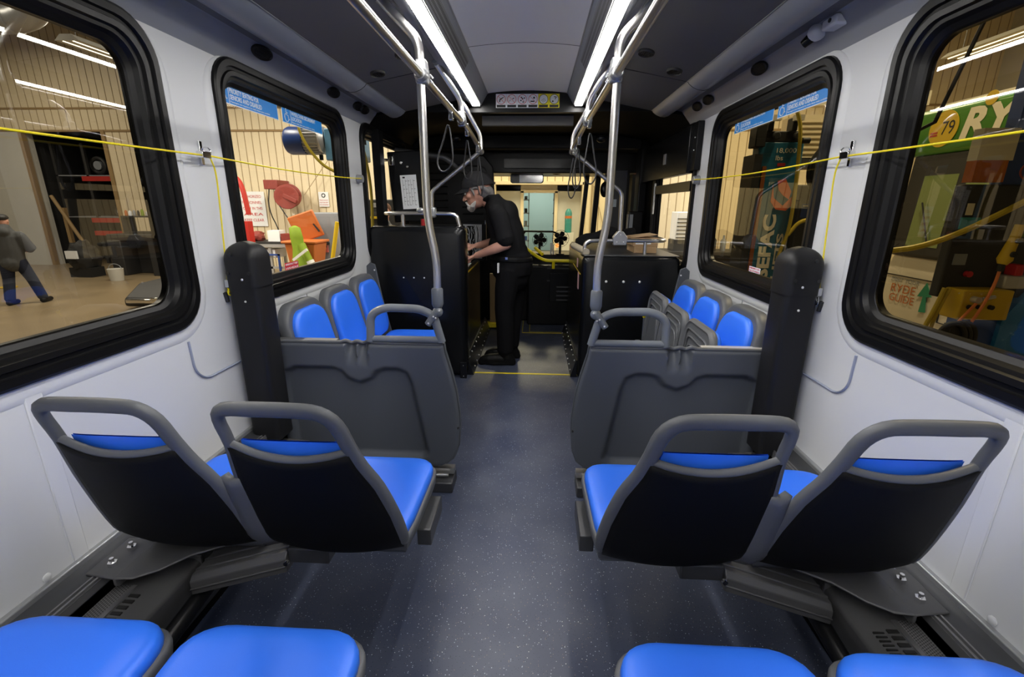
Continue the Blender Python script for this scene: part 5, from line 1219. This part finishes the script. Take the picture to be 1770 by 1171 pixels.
g.box(.008, .05, .085, .092, .003, .004); g.obj('plate_field', 'cream', cb2)
hc = E('cable_coil', 'black cable coil hanging over the control box outside the middle right window', 'cable')
g = G()
for k in range(3): g.tube([(2.33 + (.155 - k * .015) * cos(a * pi / 14), 3.88 - k * .02, 1.62 + (.19 - k * .02) * sin(a * pi / 14)) for a in range(28)], .018, 8, closed=True)
g.obj('coil', 'ink', hc)
r = E('air_hose', 'yellow air hose dropping in front of the teal column and curling round it', 'hose', 'yellow air hoses')
g = G(); g.tube(smooth_path([(1.83, 3.6, 6.2), (1.83, 3.6, 2.35), (1.83, 3.6, 2.05), (1.90, 3.6, 1.95), (1.93, 3.6, 1.8), (1.965, 3.6, 1.2), (1.90, 3.6, 1.0), (1.91, 3.6, .75), (2.02, 3.6, .6)], 3), .013, 8)
g.tube(smooth_path([(1.95, 3.6, 1.15), (2.03, 3.6, 1.27), (2.2, 3.55, 1.25), (2.4, 3.4, 1.05)], 3), .014, 8); g.obj('hose', 'hose', r)
g = G(); g.cyl((1.94, 3.6, 1.80), (1.99, 3.6, 1.80), .02); g.obj('clamp', 'ink', r)
ac = E('louvred_unit', 'beige louvred ventilation box high on the far wall outside the middle right window', 'ventilation unit')
g = G(); g.box(3.3, 4.1, 6.4, 6.8, 1.95, 2.45); g.obj('case', 'beige', ac); g = G()
for i in range(7): g.box(3.32, 4.0, 6.38, 6.4, 1.99 + i * .06, 2.0 + i * .06)
g.obj('slat', 'seam', ac)
g = G(); g.box(2.9, 4.6, 6.35, 6.75, 1.83, 1.93); g.tube([(3.9, 6.4, 1.83), (4.3, 6.4, GZ)], .05); tag(g.obj('steel_beam', 'gblack'), 'dark steel shelf beam under the louvred box outside the middle right window', 'beam')
g = G(); g.tube([(2.9, 4.9, 2.72), (3.4, 5.0, 2.62)], .05); g.box(2.2, 6.0, 8.0, 8.2, 2.85, 3.05); tag(g.obj('pipe_run', 'cream'), 'cream pipe run high beyond the middle right window', 'pipe')
# second column near, dark with pendant
l2 = E('lift_column', 'dark lift column with orange and cream top and blue foot outside the right rear window', 'lift column')
g = G(); g.box(1.955, 2.6, 2.22, 2.27, .95, 1.45); g.obj('control_face', 'gblack', l2, bev=.008)
g = G(); g.box(1.99, 2.14, 2.24, 2.29, 1.55, 1.68); g.obj('cream_mast', 'cream', l2); g = G(); g.box(1.988, 2.12, 2.235, 2.285, 1.46, 1.55); g.obj('orange_band', 'orange', l2)
g = G(); g.box(2.14, 2.6, 2.26, 2.32, 1.45, 2.1); g.obj('blue_mast', 'mblue', l2); g = G(); g.box(2.10, 2.26, 2.22, 2.30, GZ, .95); g.obj('foot', 'mblue', l2); g = G(); g.prism([(2.26, GZ), (2.26, .85), (2.36, 1.02), (2.6, 1.02), (2.6, GZ)], 'y', 2.2, 2.3); g.obj('blue_foot', 'brblue', l2)
g = G(); g.xf = frame((1.965, 2.215, 1.32), (1, 0, 0), (0, 0, 1)); g.box(.015, .045, .0, .05, 0, .002); g.obj('cream_mark', 'cream', l2)
g = G(); g.box(1.97, 2.05, 2.212, 2.22, 1.26, 1.31); g.obj('teal_label', M('teal label', (.05, .32, .36), .5), l2)
g = G(); g.box(2.19, 2.29, 2.17, 2.22, 1.0, 1.06); g.obj('grey_switch', 'alu', l2, bev=.006); g = G(); g.box(2.22, 2.255, 2.165, 2.22, 1.06, 1.11); g.obj('red_cap', 'red', l2, bev=.004)
g = G(); g.cyl((2.06, 2.22, 1.06), (2.06, 2.20, 1.06), .014); g.obj('red_button', 'red', l2); g = G(); g.box(1.985, 2.04, 2.215, 2.22, 1.10, 1.15); g.obj('display', 'gsteel', l2)
yb = E('yellow_junction_box', 'ochre yellow junction box below the dark column face outside the right rear window', 'box')
g = G(); g.box(1.985, 2.20, 2.12, 2.22, .865, 1.0); g.obj('case', 'gyel', yb, bev=.006); g = G(); g.cyl((2.03, 2.12, .96), (2.03, 2.09, .96), .014); g.cyl((2.05, 2.10, .965), (2.10, 2.10, .975), .008); g.obj('valve', 'alu', yb)
g = G()
for x in (2.02, 2.06, 2.11): g.cyl((x, 2.12, .925), (x, 2.105, .925), .010)
g.obj('port', 'ink', yb)
pc = E('pendant_control', 'yellow hand pendant control hanging on an orange cable outside the right rear window', 'pendant control')
g = G(); g.tube([(2.095, 2.08, 1.285), (2.09, 2.08, 1.23), (2.08, 2.08, 1.18), (2.075, 2.08, 1.14), (2.07, 2.08, 1.12)], [.018, .020, .024, .03, .018], 12, flat=.8); g.obj('handset', 'gyel', pc, ang=60)
g = G(); g.cyl((2.08, 2.055, 1.22), (2.08, 2.045, 1.22), .010); g.cyl((2.073, 2.05, 1.165), (2.073, 2.04, 1.165), .012); g.cyl((2.07, 2.08, 1.12), (2.068, 2.08, 1.09), .012); g.obj('button', 'ink', pc)
g = G(); g.tube(smooth_path([(2.068, 2.08, 1.09), (2.065, 2.08, 1.03), (2.03, 2.07, .93), (1.98, 2.06, .83), (1.955, 2.05, .70)], 3), .006, 8); g.tube(smooth_path([(2.03, 2.10, .945), (1.97, 2.07, .90), (1.90, 2.05, .82), (1.885, 2.05, .72)], 3), .006, 8); g.obj('cable', 'brush', pc)
cr = E('coiled_hose', 'black round hose bundle hanging low outside the right rear window', 'hose')
g = G()
for k in range(3): g.tube([(1.90 + k * .03 + (.058) * cos(a * pi / 12), 2.03 + .01 * k, .80 + (.07) * sin(a * pi / 12)) for a in range(24)], .010, 8, closed=True)
g.box(1.90, 1.96, 2.04, 2.08, .75, .86); g.obj('bundle', 'ink', cr)
yr = E('air_hose', 'thick yellow hose sweeping across the other bus windshield outside the right rear window', 'hose', 'yellow air hoses')
g = G(); g.tube(smooth_path([(1.70, 2.25, 1.155), (1.82, 2.2, 1.18), (1.98, 2.15, 1.27), (2.3, 2.1, 1.50), (2.6, 2.1, 1.9), (2.8, 2.1, 6.2)], 3), .013, 8); g.obj('hose', 'hose', yr)
g = G(); g.tube(smooth_path([(1.95, 2.18, 1.0), (1.93, 2.18, .90), (1.90, 2.18, .80), (1.90, 2.18, .70)], 2), .010, 8); g.tube(smooth_path([(1.97, 2.18, 1.0), (1.94, 2.18, .88), (1.93, 2.18, .78)], 2), .008, 8); g.obj('branch_hose', 'hose', yr)
rg = G(); rg.tube([(2.145 + .045 * cos(a * pi / 10), 2.15, 1.50 + .035 * sin(a * pi / 10)) for a in range(20)], .004, 6, closed=True); tag(rg.obj('red_hose_loop', 'dred'), 'thin red hose loop against the cream column top outside the right rear window', 'hose')
g = G(); g.tube([(1.93, 2.2, 2.4), (1.86, 2.35, 1.72), (1.75, 2.6, 1.6)], .009, 6); tag(g.obj('black_cable', 'ink'), 'thin black cable hanging in front of the yellow route number of the other bus', 'cable')

# ---- other bus (front face looks at us, plane x = 4)
ob = E('parked_bus', 'cream bus with a green header parked outside the right rear window', 'bus')
XB = 4.0
g = G(); 
prof = [(4.05, -.25), (4.0, .0), (4.0, .66), (4.06, .86), (4.10, 1.85), (4.10, 2.30), (4.16, 2.36), (11.5, 2.40), (11.5, -.25)]
g.prism([(x, z) for x, z in prof], 'y', 2.9, 5.40); g.obj('body', 'busw', ob, bev=.04)
g = G(); g.prism([(4.02, 1.86), (4.0, 1.90), (4.0, 2.25), (4.05, 2.30), (4.5, 2.32), (4.5, 1.86)], 'y', 2.85, 5.44); g.obj('header', 'busg', ob, bev=.015)
g = G(); g.prism([(4.03, .85), (3.985, .88), (4.03, 1.86), (4.10, 1.86)], 'y', 2.95, 5.36); g.obj('windshield_surround', 'ink', ob, bev=.01)
for y0, y1 in ((4.76, 5.16), (4.30, 4.66)):
    b = bmesh.new(); b.faces.new([b.verts.new(p) for p in ((3.985, y0, .97), (3.985, y1, .97), (4.02, y1, 1.66), (4.02, y0, 1.66))]); me = bpy.data.meshes.new('windshield'); b.to_mesh(me); b.free(); me.materials.append(K['busglass']); o = bpy.data.objects.new('windshield', me); COL.objects.link(o); o.parent = ob
    g = G(); g.tube([(3.97, y0 + .10, .98), (3.98, y0 + .30, 1.40)], .008, 6); g.obj('wiper', 'ink', ob)
g = G(); g.box(3.992, 4.0, 2.9, 5.40, .645, .655); g.box(3.99, 4.0, 4.55, 4.56, .28, .56); g.box(3.99, 4.0, 4.25, 4.56, .275, .282); g.box(3.99, 4.0, 4.25, 4.56, .555, .562); g.box(3.985, 4.0, 4.32, 4.42, .36, .40); g.obj('panel_line', 'ink', ob)
mb = frame((3.996, 4.98, 2.085), (0, -1, 0), (0, 0, 1))
g = G(); g.xf = mb; g.cyl((-.06, 0, -.001), (-.06, 0, .004), .165, n=36); g.obj('route_disc', 'gyel', ob)
text('79', 'lettering', 'ink', mb @ Matrix.Translation((-.075, -.055, .005)), width=.14, height=.12, parent=ob)
g = G(); g.xf = mb
for i in range(2): g.box(-.20, -.115, -.06 + i * .024, -.045 + i * .024, .004, .006)
g.obj('red_marker', 'gred', ob)
text('RYDE', 'lettering', 'cream', frame((3.996, 4.84, 1.965), (0, -1, 0), (0, 0, 1)), width=1.0, height=.26, parent=ob, bold=.004, shear=.18)
g = G(); g.xf = frame((3.996, 4.60, 2.27), (0, -1, 0), (0, 0, 1)); g.cyl((0, 0, 0), (0, 0, .004), .06); g.obj('yellow_spot', 'gyel', ob)
mb2 = lambda y, z: frame((3.992, y, z), (0, -1, 0), (0, 0, 1))
text('MEET YOUR', 'lettering', 'gsteel', mb2(5.24, .585), width=.38, height=.045, parent=ob)
text('RYDE', 'lettering', 'orange', mb2(5.22, .475), width=.33, height=.085, parent=ob)
text('GUIDE', 'lettering', 'orange', mb2(5.22, .375), width=.34, height=.08, parent=ob)
g = G(); g.xf = mb2(4.76, .33); g.prism([(-.03, 0), (-.02, .16), (-.09, .15), (-.01, .30), (.08, .17), (.02, .16), (.05, .01)], 'z', 0, .004); g.obj('green_arrow', M('arrow green', (.01, .25, .15), .5), ob)
g = G(); g.box(3.985, 3.99, 5.0, 5.18, .02, .10); g.obj('plate', M('tan plate', (.5, .36, .25), .5), ob)
g = G()
for yy in (3.3, 5.0): g.tube([(5.4 + .45 * cos(a * pi / 12), yy, GZ + .45 + .45 * sin(a * pi / 12)) for a in range(24)], .12, 8, closed=True)
g.obj('tyre', 'ink', ob)
# ---- shelves and tools along the far wall right
tb = E('tool_chest', 'white tool chest with many drawers against the far wall, right of the bus', 'tool chest')
g = G(); g.box(3.52, 4.05, 11.8, 12.3, .55, 1.22); g.obj('case', 'signwhite', tb, bev=.02); g = G()
for i in range(6): g.box(3.54, 4.03, 11.78, 11.8, .60 + i * .09, .62 + i * .09)
g.obj('drawer_line', 'ink', tb); g = G(); g.box(3.50, 4.07, 11.80, 12.3, .28, .55); g.obj('base', 'gblack', tb)
wbr = E('work_table', 'dark cluttered work table along the far wall on the right side', 'table')
g = G(); g.box(2.6, 7.5, 11.6, 12.6, .20, .28); g.box(2.6, 7.5, 12.4, 12.5, GZ, .2); g.obj('top', 'gblack', wbr)
random.seed(21)
nms = [('spray_bottle', 'signwhite', 'white spray bottle'), ('oil_can', 'ink', 'black oil can'), ('plastic_jug', 'gsteel', 'grey plastic jug'), ('paint_tin', 'lightst', 'silver paint tin'), ('red_canister', 'gred', 'red canister'), ('parts_bin', 'gblack', 'dark parts bin')]
for i in range(12):
    nm, m_, l_ = nms[i % 6]; x = 4.3 + i * .24; h_ = random.uniform(.18, .5)
    g = G(); g.tube([(x, 12.0, .28), (x, 12.0, .28 + h_ * .65), (x, 12.0, .28 + h_ * .8), (x, 12.0, .28 + h_)], [.07, .07, .03, .025], 10)
    tag(g.obj(nm, m_), '%s on the work table outside the middle right window, %s' % (l_, 'nearer the tool chest' if i < 6 else 'nearer the teal column'), nm.replace('_', ' '), 'containers on the work table')
g = G(); rs = []
for z, w_ in ((1.72, .08), (1.60, .16), (1.2, .18), (.95, .10), (.85, .04)): rs.append([(3.0 + w_ * cos(a * pi / 8), 13.91 + .08 * sin(a * pi / 8), z) for a in range(16)])
g.rings(rs); tag(g.obj('hanging_bag', 'dred'), 'dark red bag hanging on the far yellow wall seen through the right front window', 'bag')
g = G(); g.tube([(3.35 + .09 * cos(a * pi / 8), 13.97, 1.05 + .12 * sin(a * pi / 8)) for a in range(16)], .025, 6, closed=True); tag(g.obj('wire_hook', 'gblack'), 'small dark wire coil on the far yellow wall beside the red bag', 'coil')
eq = E('shop_machine', 'dark shop machine with pale panel and yellow tray outside the left front side window', 'machine')
g = G(); g.box(-3.2, -2.1, 8.7, 9.3, GZ, 1.44); g.obj('case', 'gblack', eq, bev=.02); g = G(); g.box(-2.92, -2.68, 8.68, 8.7, 1.30, 1.38); g.obj('pale_handle', 'lightst', eq); g = G(); g.box(-2.98, -2.70, 8.6, 8.7, 1.10, 1.14); g.obj('yellow_tray', 'gyel', eq)

# ================================================================== PEOPLE
def blend(name, parts, mat, parent, vox=.008, smooth=6, extra=None):
    g = G()
    for p in parts:
        if p[0] == 't': g.tube(p[1], p[2], 14, flat=p[3] if len(p) > 3 else 1, ref=p[4] if len(p) > 4 else None)
        elif p[0] == 'e':
            if len(p) > 3: g.xf = Matrix.Translation(p[1]) @ p[3]; g.ell((0, 0, 0), p[2]); g.xf = None
            else: g.ell(p[1], p[2])
    for p in parts:      # round the tube ends
        if p[0] == 't':
            R = p[2] if isinstance(p[2], (list, tuple)) else [p[2]] * len(p[1])
            for q, r_ in ((p[1][0], R[0]), (p[1][-1], R[-1])): g.ell(q, (r_ * .9,) * 3, 12, 8)
    o = g.obj(name, mat, parent, merge=False, ang=180)
    md = o.modifiers.new('remesh', 'REMESH'); md.mode = 'VOXEL'; md.voxel_size = vox; md.use_smooth_shade = True
    if smooth: md = o.modifiers.new('smooth', 'SMOOTH'); md.iterations = smooth; md.factor = .5
    return o
RY = lambda a: Matrix.Rotation(radians(a), 4, 'Y')
Y0 = 3.93
man = E('person', 'man in black cap, shirt and trousers bending over the open left cabinet', 'person')
def hand(w, dirv, up, k=1.0):
    """w wrist, fingers along dirv, palm thickness along up"""
    d = Vector(dirv).normalized(); u = Vector(up).normalized(); s_ = d.cross(u); w = Vector(w); out = []
    pc_ = w + d * .045
    for j, (L, off) in enumerate(((.068, -.030), (.078, -.010), (.073, .010), (.058, .028))):
        b_ = w + d * .085 + s_ * off * k; c1 = b_ + d * L * .45 - u * .012; c2 = c1 + d * L * .3 - u * .026; c3 = c2 + d * L * .12 - u * .026
        out.append(('t', [w + d * .02 + s_ * off * .6, b_, c1, c2, c3], [.012, .010, .0092, .0085, .007]))
    t0 = w + d * .025 - s_ * .025; out.append(('t', [t0, t0 - s_ * .022 + d * .025 - u * .008, t0 - s_ * .03 + d * .055 - u * .02], [.013, .011, .009]))
    out.append(('t', [w, w + d * .04, w + d * .08], [.024, .034, .036], .42, u)); return out
HC = Vector((-.395, Y0, 1.465)); tilt = RY(-16)        # face looks towards -x and down
HS = 1.13
def hp(x, y, z): return HC + (tilt.to_3x3() @ Vector((x, y, z))) * HS
head = [('e', HC, (.110, .086, .120), tilt), ('e', hp(-.03, 0, -.055), (.076, .066, .070), tilt), ('e', hp(-.062, 0, -.098), (.034, .034, .025), tilt),
        ('t', [hp(-.092, 0, .012), hp(-.108, 0, -.018), hp(-.118, 0, -.036)], [.009, .012, .015]), ('e', hp(-.108, .012, -.038), (.010, .008, .008)), ('e', hp(-.108, -.012, -.038), (.010, .008, .008)),
        ('t', [hp(-.088, -.045, .020), hp(-.096, 0, .022), hp(-.088, .045, .020)], .010), ('t', [hp(-.096, -.018, -.066), hp(-.100, 0, -.065), hp(-.096, .018, -.066)], .006), ('t', [hp(-.094, -.016, -.076), hp(-.098, 0, -.077), hp(-.094, .016, -.076)], .006),
        ('e', hp(-.07, -.05, -.02), (.022, .02, .022)), ('e', hp(-.07, .05, -.02), (.022, .02, .022))]
for sy in (-1, 1):
    head += [('t', [hp(.012, sy * .078, .022), hp(.022, sy * .088, .018), hp(.022, sy * .090, -.004), hp(.012, sy * .084, -.026), hp(.004, sy * .076, -.030)], [.006, .0075, .008, .0075, .006])]
body = list(head) + [('t', [hp(.03, 0, -.07), (-.30, Y0, 1.37), (-.23, Y0, 1.30)], [.056, .058, .06])]
body += [('t', [(-.20, Y0, 1.24), (-.15, Y0, 1.12), (-.13, Y0, .95)], [.10, .11, .105]), ('t', [(-.14, Y0 - .08, .92), (-.17, Y0 - .09, .50), (-.16, Y0 - .09, .12)], [.085, .058, .040]), ('t', [(-.12, Y0 + .08, .92), (-.10, Y0 + .10, .50), (-.13, Y0 + .10, .12)], [.085, .058, .040])]
SH = (-.215, Y0 - .185, 1.285); EL = (-.145, Y0 - .225, 1.055); WR = (-.400, Y0 - .16, .955)
SH2 = (-.24, Y0 + .185, 1.285); EL2 = (-.25, Y0 + .24, 1.04); WR2 = (-.425, Y0 + .08, 1.015)
body += [('t', [SH, EL], [.050, .043]), ('t', [EL, tuple((Vector(EL) * .65 + Vector(WR) * .35)), WR], [.041, .042, .026])]
body += [('t', [SH2, EL2], [.050, .043]), ('t', [EL2, tuple((Vector(EL2) * .65 + Vector(WR2) * .35)), WR2], [.041, .042, .026])]
body += hand(WR, Vector(WR) - Vector(EL) + Vector((0, 0, -.02)), (0, .2, 1)) + hand(WR2, Vector((-1, .1, -.1)), (0, -.3, 1))
lab(blend('body', body, 'skin', man, vox=.0055, smooth=2), 'bare face, neck, forearms and hands')
shirt = [('t', [(-.285, Y0, 1.36), (-.25, Y0, 1.33), (-.20, Y0, 1.24), (-.155, Y0, 1.12), (-.13, Y0, 1.0), (-.125, Y0, .90)], [.078, .125, .165, .165, .155, .158], .86, (1, 0, 0)),
         ('t', [(-.235, Y0 - .20, 1.30), (-.25, Y0, 1.345), (-.235, Y0 + .20, 1.30)], [.062, .088, .062]),
         ('e', (-.145, Y0, 1.27), (.085, .15, .12)), ('e', (-.205, Y0, 1.02), (.11, .14, .12)),
         ('t', [SH, tuple(Vector(SH) * .35 + Vector(EL) * .65), tuple(Vector(SH) * .15 + Vector(EL) * .85)], [.075, .070, .076]), ('t', [SH2, tuple(Vector(SH2) * .35 + Vector(EL2) * .65), tuple(Vector(SH2) * .15 + Vector(EL2) * .85)], [.075, .070, .076]),
         ('t', [(-.345, Y0 - .05, 1.395), (-.30, Y0 - .075, 1.415), (-.245, Y0 - .05, 1.42), (-.23, Y0, 1.425), (-.245, Y0 + .05, 1.42), (-.30, Y0 + .075, 1.415)], .018)]
blend('polo_shirt', shirt, 'cloth', man, vox=.010, smooth=5)
tr = [('t', [(-.125, Y0, .95), (-.115, Y0, .86), (-.11, Y0, .80)], [.160, .172, .160], .95, (1, 0, 0)), ('e', (-.045, Y0, .86), (.10, .155, .13)),
      ('t', [(-.13, Y0 - .085, .84), (-.16, Y0 - .09, .66), (-.175, Y0 - .09, .50), (-.165, Y0 - .09, .30), (-.165, Y0 - .09, .12)], [.108, .096, .082, .076, .072]),
      ('t', [(-.10, Y0 + .085, .84), (-.09, Y0 + .10, .66), (-.10, Y0 + .10, .50), (-.12, Y0 + .10, .30), (-.13, Y0 + .10, .12)], [.118, .105, .088, .082, .078])]
tr[0] = ('t', [(-.125, Y0, .955), (-.115, Y0, .86), (-.11, Y0, .78)], [.168, .182, .170], .98, (1, 0, 0))
blend('trousers', tr, 'cloth2', man, vox=.010, smooth=4)
for x, y in ((-.165, Y0 - .09), (-.13, Y0 + .10)):
    bt = [('t', [(x + .05, y, .045), (x - .04, y, .055), (x - .15, y, .045), (x - .20, y, .040)], [.045, .050, .048, .036]), ('t', [(x + .02, y, .06), (x, y, .19)], [.055, .058]), ('t', [(x + .06, y, .020), (x - .10, y, .018), (x - .21, y, .020)], [.040, .050, .038], .5, (0, 0, 1))]
    blend('boot', bt, 'boot', man, vox=.007, smooth=3)
g = G(); g.tube([(-.122 + .170 * cos(a * pi / 12), Y0 + .176 * sin(a * pi / 12), .925 - .012 * cos(a * pi / 12)) for a in range(24)], .012, 8, closed=True, flat=1.8, ref=(0, 0, 1)); g.obj('belt', 'boot', man)
g = G(); g.box(-.225, -.21, Y0 - .20, Y0 - .15, .82, .90); g.obj('pocket_clip', 'reflect', man, bev=.004); g = G(); g.box(-.16, -.14, Y0 - .205, Y0 - .165, .93, .95); g.obj('key_ring', 'chrome', man)
g = G(); g.box(-.335, -.33, Y0 - .07, Y0 - .04, 1.20, 1.23); g.obj('badge', 'gsteel', man)
hair = [('e', hp(.045, 0, -.030), (.072, .088, .062), tilt), ('e', hp(.062, 0, -.055), (.050, .072, .052), tilt)]
for sy in (-1, 1): hair += [('t', [hp(-.035, sy * .076, .018), hp(-.030, sy * .078, -.005), hp(-.028, sy * .074, -.03)], [.012, .010, .007]), ('t', [hp(-.02, sy * .076, .022), hp(.045, sy * .078, .005), hp(.075, sy * .060, -.035)], [.013, .020, .024])]
blend('hair', hair, 'hairg', man, vox=.006, smooth=2)
bd = [('t', [hp(-.035, -.060, -.070), hp(-.062, -.046, -.092), hp(-.084, 0, -.110), hp(-.062, .046, -.092), hp(-.035, .060, -.070)], [.009, .020, .028, .020, .009]), ('t', [hp(-.098, -.03, -.078), hp(-.107, -.012, -.056), hp(-.107, .012, -.056), hp(-.098, .03, -.078)], .0085), ('e', hp(-.092, 0, -.10), (.026, .03, .026))]
blend('beard', bd, 'beard', man, vox=.006, smooth=2)
g = G(); rs = []
for i in range(9):
    t = i / 8; z = .026 + .110 * sin(t * pi / 2); sc_ = cos(t * pi / 2) if i < 8 else .03
    rs.append([hp((.114 * cos(a * pi / 12)) * sc_ + .006, .094 * sin(a * pi / 12) * sc_, z - (.012 * cos(a * pi / 12)) * sc_) for a in range(24)])
g.rings(rs); g.obj('cap', 'capm', man, ang=80)
g = G(); rs = []
for i in range(9):
    t = -1 + 2 * i / 8; ext_ = .075 * sqrt(max(0, 1 - t * t * .95)); y = t * .070; xb_ = -.098 * sqrt(max(.12, 1 - t * t * .75)); dz = -.012 * t * t
    rs.append([hp(xb_, y, .043 + dz), hp(xb_ - ext_, y, .022 + dz), hp(xb_ - ext_, y, .018 + dz), hp(xb_, y, .037 + dz)])
g.rings(rs); g.obj('cap_brim', 'capm', man, ang=80)
g = G()
for sy in (-1, 1):
    g.tube([hp(-.105, sy * .033 + .020 * cos(a * pi / 8), .002 + .014 * sin(a * pi / 8)) for a in range(16)], .0018, 6, closed=True); g.tube([hp(-.103, sy * .052, .008), hp(-.05, sy * .082, .012), hp(.01, sy * .088, .012)], .002, 6)
g.tube([hp(-.108, -.013, .006), hp(-.112, 0, .009), hp(-.108, .013, .006)], .0018, 6); g.obj('glasses', 'ink', man)
g = G()
for sy in (-1, 1): g.ell(hp(-.094, sy * .032, .002), (.009, .011, .010), 12, 8)
g.obj('eye', 'signwhite', man)
# man walking away outside
wx, wy = -9.85, 8.35
wm = E('person', 'man in grey hooded jacket, dark cap and jeans walking away in the garage', 'person')
F = Vector((-.35, .93, 0)).normalized(); Rt = Vector((.93, .35, 0))
def wp(r_, f_, z): p = Vector((wx, wy, GZ)) + Rt * r_ + F * f_; return (p.x, p.y, GZ + z)
bodyw = [('e', wp(0, .02, 1.56), (.085, .10, .115)), ('t', [wp(0, 0, 1.36), wp(0, 0, 1.50)], [.06, .055]), ('t', [wp(0, 0, 1.30), wp(0, 0, .92)], [.14, .13]), ('t', [wp(-.10, 0, .88), wp(-.13, -.04, .48), wp(-.15, -.10, .08)], [.09, .06, .045]), ('t', [wp(.10, 0, .88), wp(.20, .05, .48), wp(.27, .10, .08)], [.09, .06, .045]),
         ('t', [wp(-.22, 0, 1.30), wp(-.30, .06, 1.05), wp(-.20, .22, 1.02)], [.05, .045, .035]), ('t', [wp(.22, 0, 1.30), wp(.30, .06, 1.05), wp(.20, .22, 1.02)], [.05, .045, .035])] + hand(wp(.2, .22, 1.02), F - Rt, (0, 0, 1)) + hand(wp(-.2, .22, 1.02), F + Rt, (0, 0, 1)) + [('t', [wp(.082, .02, 1.58), wp(.09, .02, 1.55)], .014), ('t', [wp(0, .12, 1.57), wp(0, .135, 1.54)], .012)]
blend('body', bodyw, 'skin', wm, vox=.012, smooth=2)
jk = [('t', [wp(0, 0, 1.42), wp(0, 0, 1.28), wp(0, 0, 1.05), wp(0, 0, .85), wp(0, 0, .80)], [.13, .215, .215, .20, .20], .75, F), ('t', [wp(-.21, 0, 1.30), wp(-.31, .04, 1.05), wp(-.20, .20, 1.02)], [.09, .085, .065]), ('t', [wp(.21, 0, 1.30), wp(.31, .04, 1.05), wp(.20, .20, 1.02)], [.09, .085, .065]), ('e', wp(0, -.08, 1.37), (.15, .10, .10))]
blend('hooded_jacket', jk, 'hood', wm, vox=.016, smooth=4)
jn = [('t', [wp(0, 0, .92), wp(0, 0, .80)], [.155, .16], .9, F), ('t', [wp(-.09, 0, .84), wp(-.12, -.03, .48), wp(-.15, -.10, .10)], [.115, .088, .080]), ('t', [wp(.09, 0, .84), wp(.19, .05, .48), wp(.26, .10, .10)], [.115, .088, .080])]
blend('jeans', jn, 'jeans', wm, vox=.016, smooth=3)
for r_, f_ in ((-.15, -.10), (.27, .10)): blend('boot', [('t', [wp(r_, f_ - .05, .05), wp(r_ + .01, f_ + .18, .045)], [.055, .045]), ('t', [wp(r_, f_, .06), wp(r_, f_, .16)], [.055, .06])], 'boot', wm, vox=.014, smooth=2)
blend('cap', [('e', wp(0, .0, 1.63), (.108, .118, .068)), ('t', [wp(-.06, .10, 1.62), wp(0, .15, 1.61), wp(.06, .10, 1.62)], .02)], 'gblack', wm, vox=.012, smooth=2)
# person glimpsed outside left cab window
hx, hy = -2.48, 8.0
pm = E('person', 'brown-haired person glimpsed through the left front side window', 'person')
def pp_(x, y, z): return (hx + x, hy + y, GZ + z * 1.05)
blend('body', [('e', pp_(0, 0, 1.70), (.085, .10, .12)), ('t', [pp_(0, 0, 1.45), pp_(0, 0, 1.62)], [.06, .055]), ('t', [pp_(0, 0, 1.40), pp_(0, 0, .95)], [.14, .13]), ('t', [pp_(-.1, 0, .9), pp_(-.1, 0, .08)], [.09, .05]), ('t', [pp_(.1, 0, .9), pp_(.1, 0, .08)], [.09, .05]), ('t', [pp_(0, -.10, 1.70), pp_(0, -.115, 1.67)], .014), ('t', [pp_(-.22, 0, 1.38), pp_(-.25, -.05, 1.12), pp_(-.2, -.25, 1.1)], [.05, .045, .03]), ('t', [pp_(.22, 0, 1.38), pp_(.25, -.05, 1.12), pp_(.2, -.25, 1.1)], [.05, .045, .03])] + hand(pp_(-.2, -.25, 1.1), (0, -1, 0), (0, 0, 1)) + hand(pp_(.2, -.25, 1.1), (0, -1, 0), (0, 0, 1)), 'skin', pm, vox=.012, smooth=2)
blend('hair', [('e', pp_(0, .03, 1.75), (.10, .10, .095)), ('e', pp_(-.03, .05, 1.70), (.08, .08, .09))], M('brown hair', (.13, .06, .03), .8), pm, vox=.012, smooth=2)
blend('dark_jacket', [('t', [pp_(0, 0, 1.50), pp_(0, 0, 1.40), pp_(0, 0, 1.0), pp_(0, 0, .85)], [.10, .21, .20, .20], .75, (0, 1, 0)), ('t', [pp_(-.21, 0, 1.38), pp_(-.26, -.04, 1.12), pp_(-.2, -.22, 1.1)], [.085, .075, .06]), ('t', [pp_(.21, 0, 1.38), pp_(.26, -.04, 1.12), pp_(.2, -.22, 1.1)], [.085, .075, .06])], 'gblack', pm, vox=.016, smooth=4)
blend('trousers', [('t', [pp_(0, 0, .92), pp_(0, 0, .82)], .15), ('t', [pp_(-.1, 0, .85), pp_(-.1, 0, .1)], [.11, .08]), ('t', [pp_(.1, 0, .85), pp_(.1, 0, .1)], [.11, .08])], 'jeans', pm, vox=.016, smooth=3)
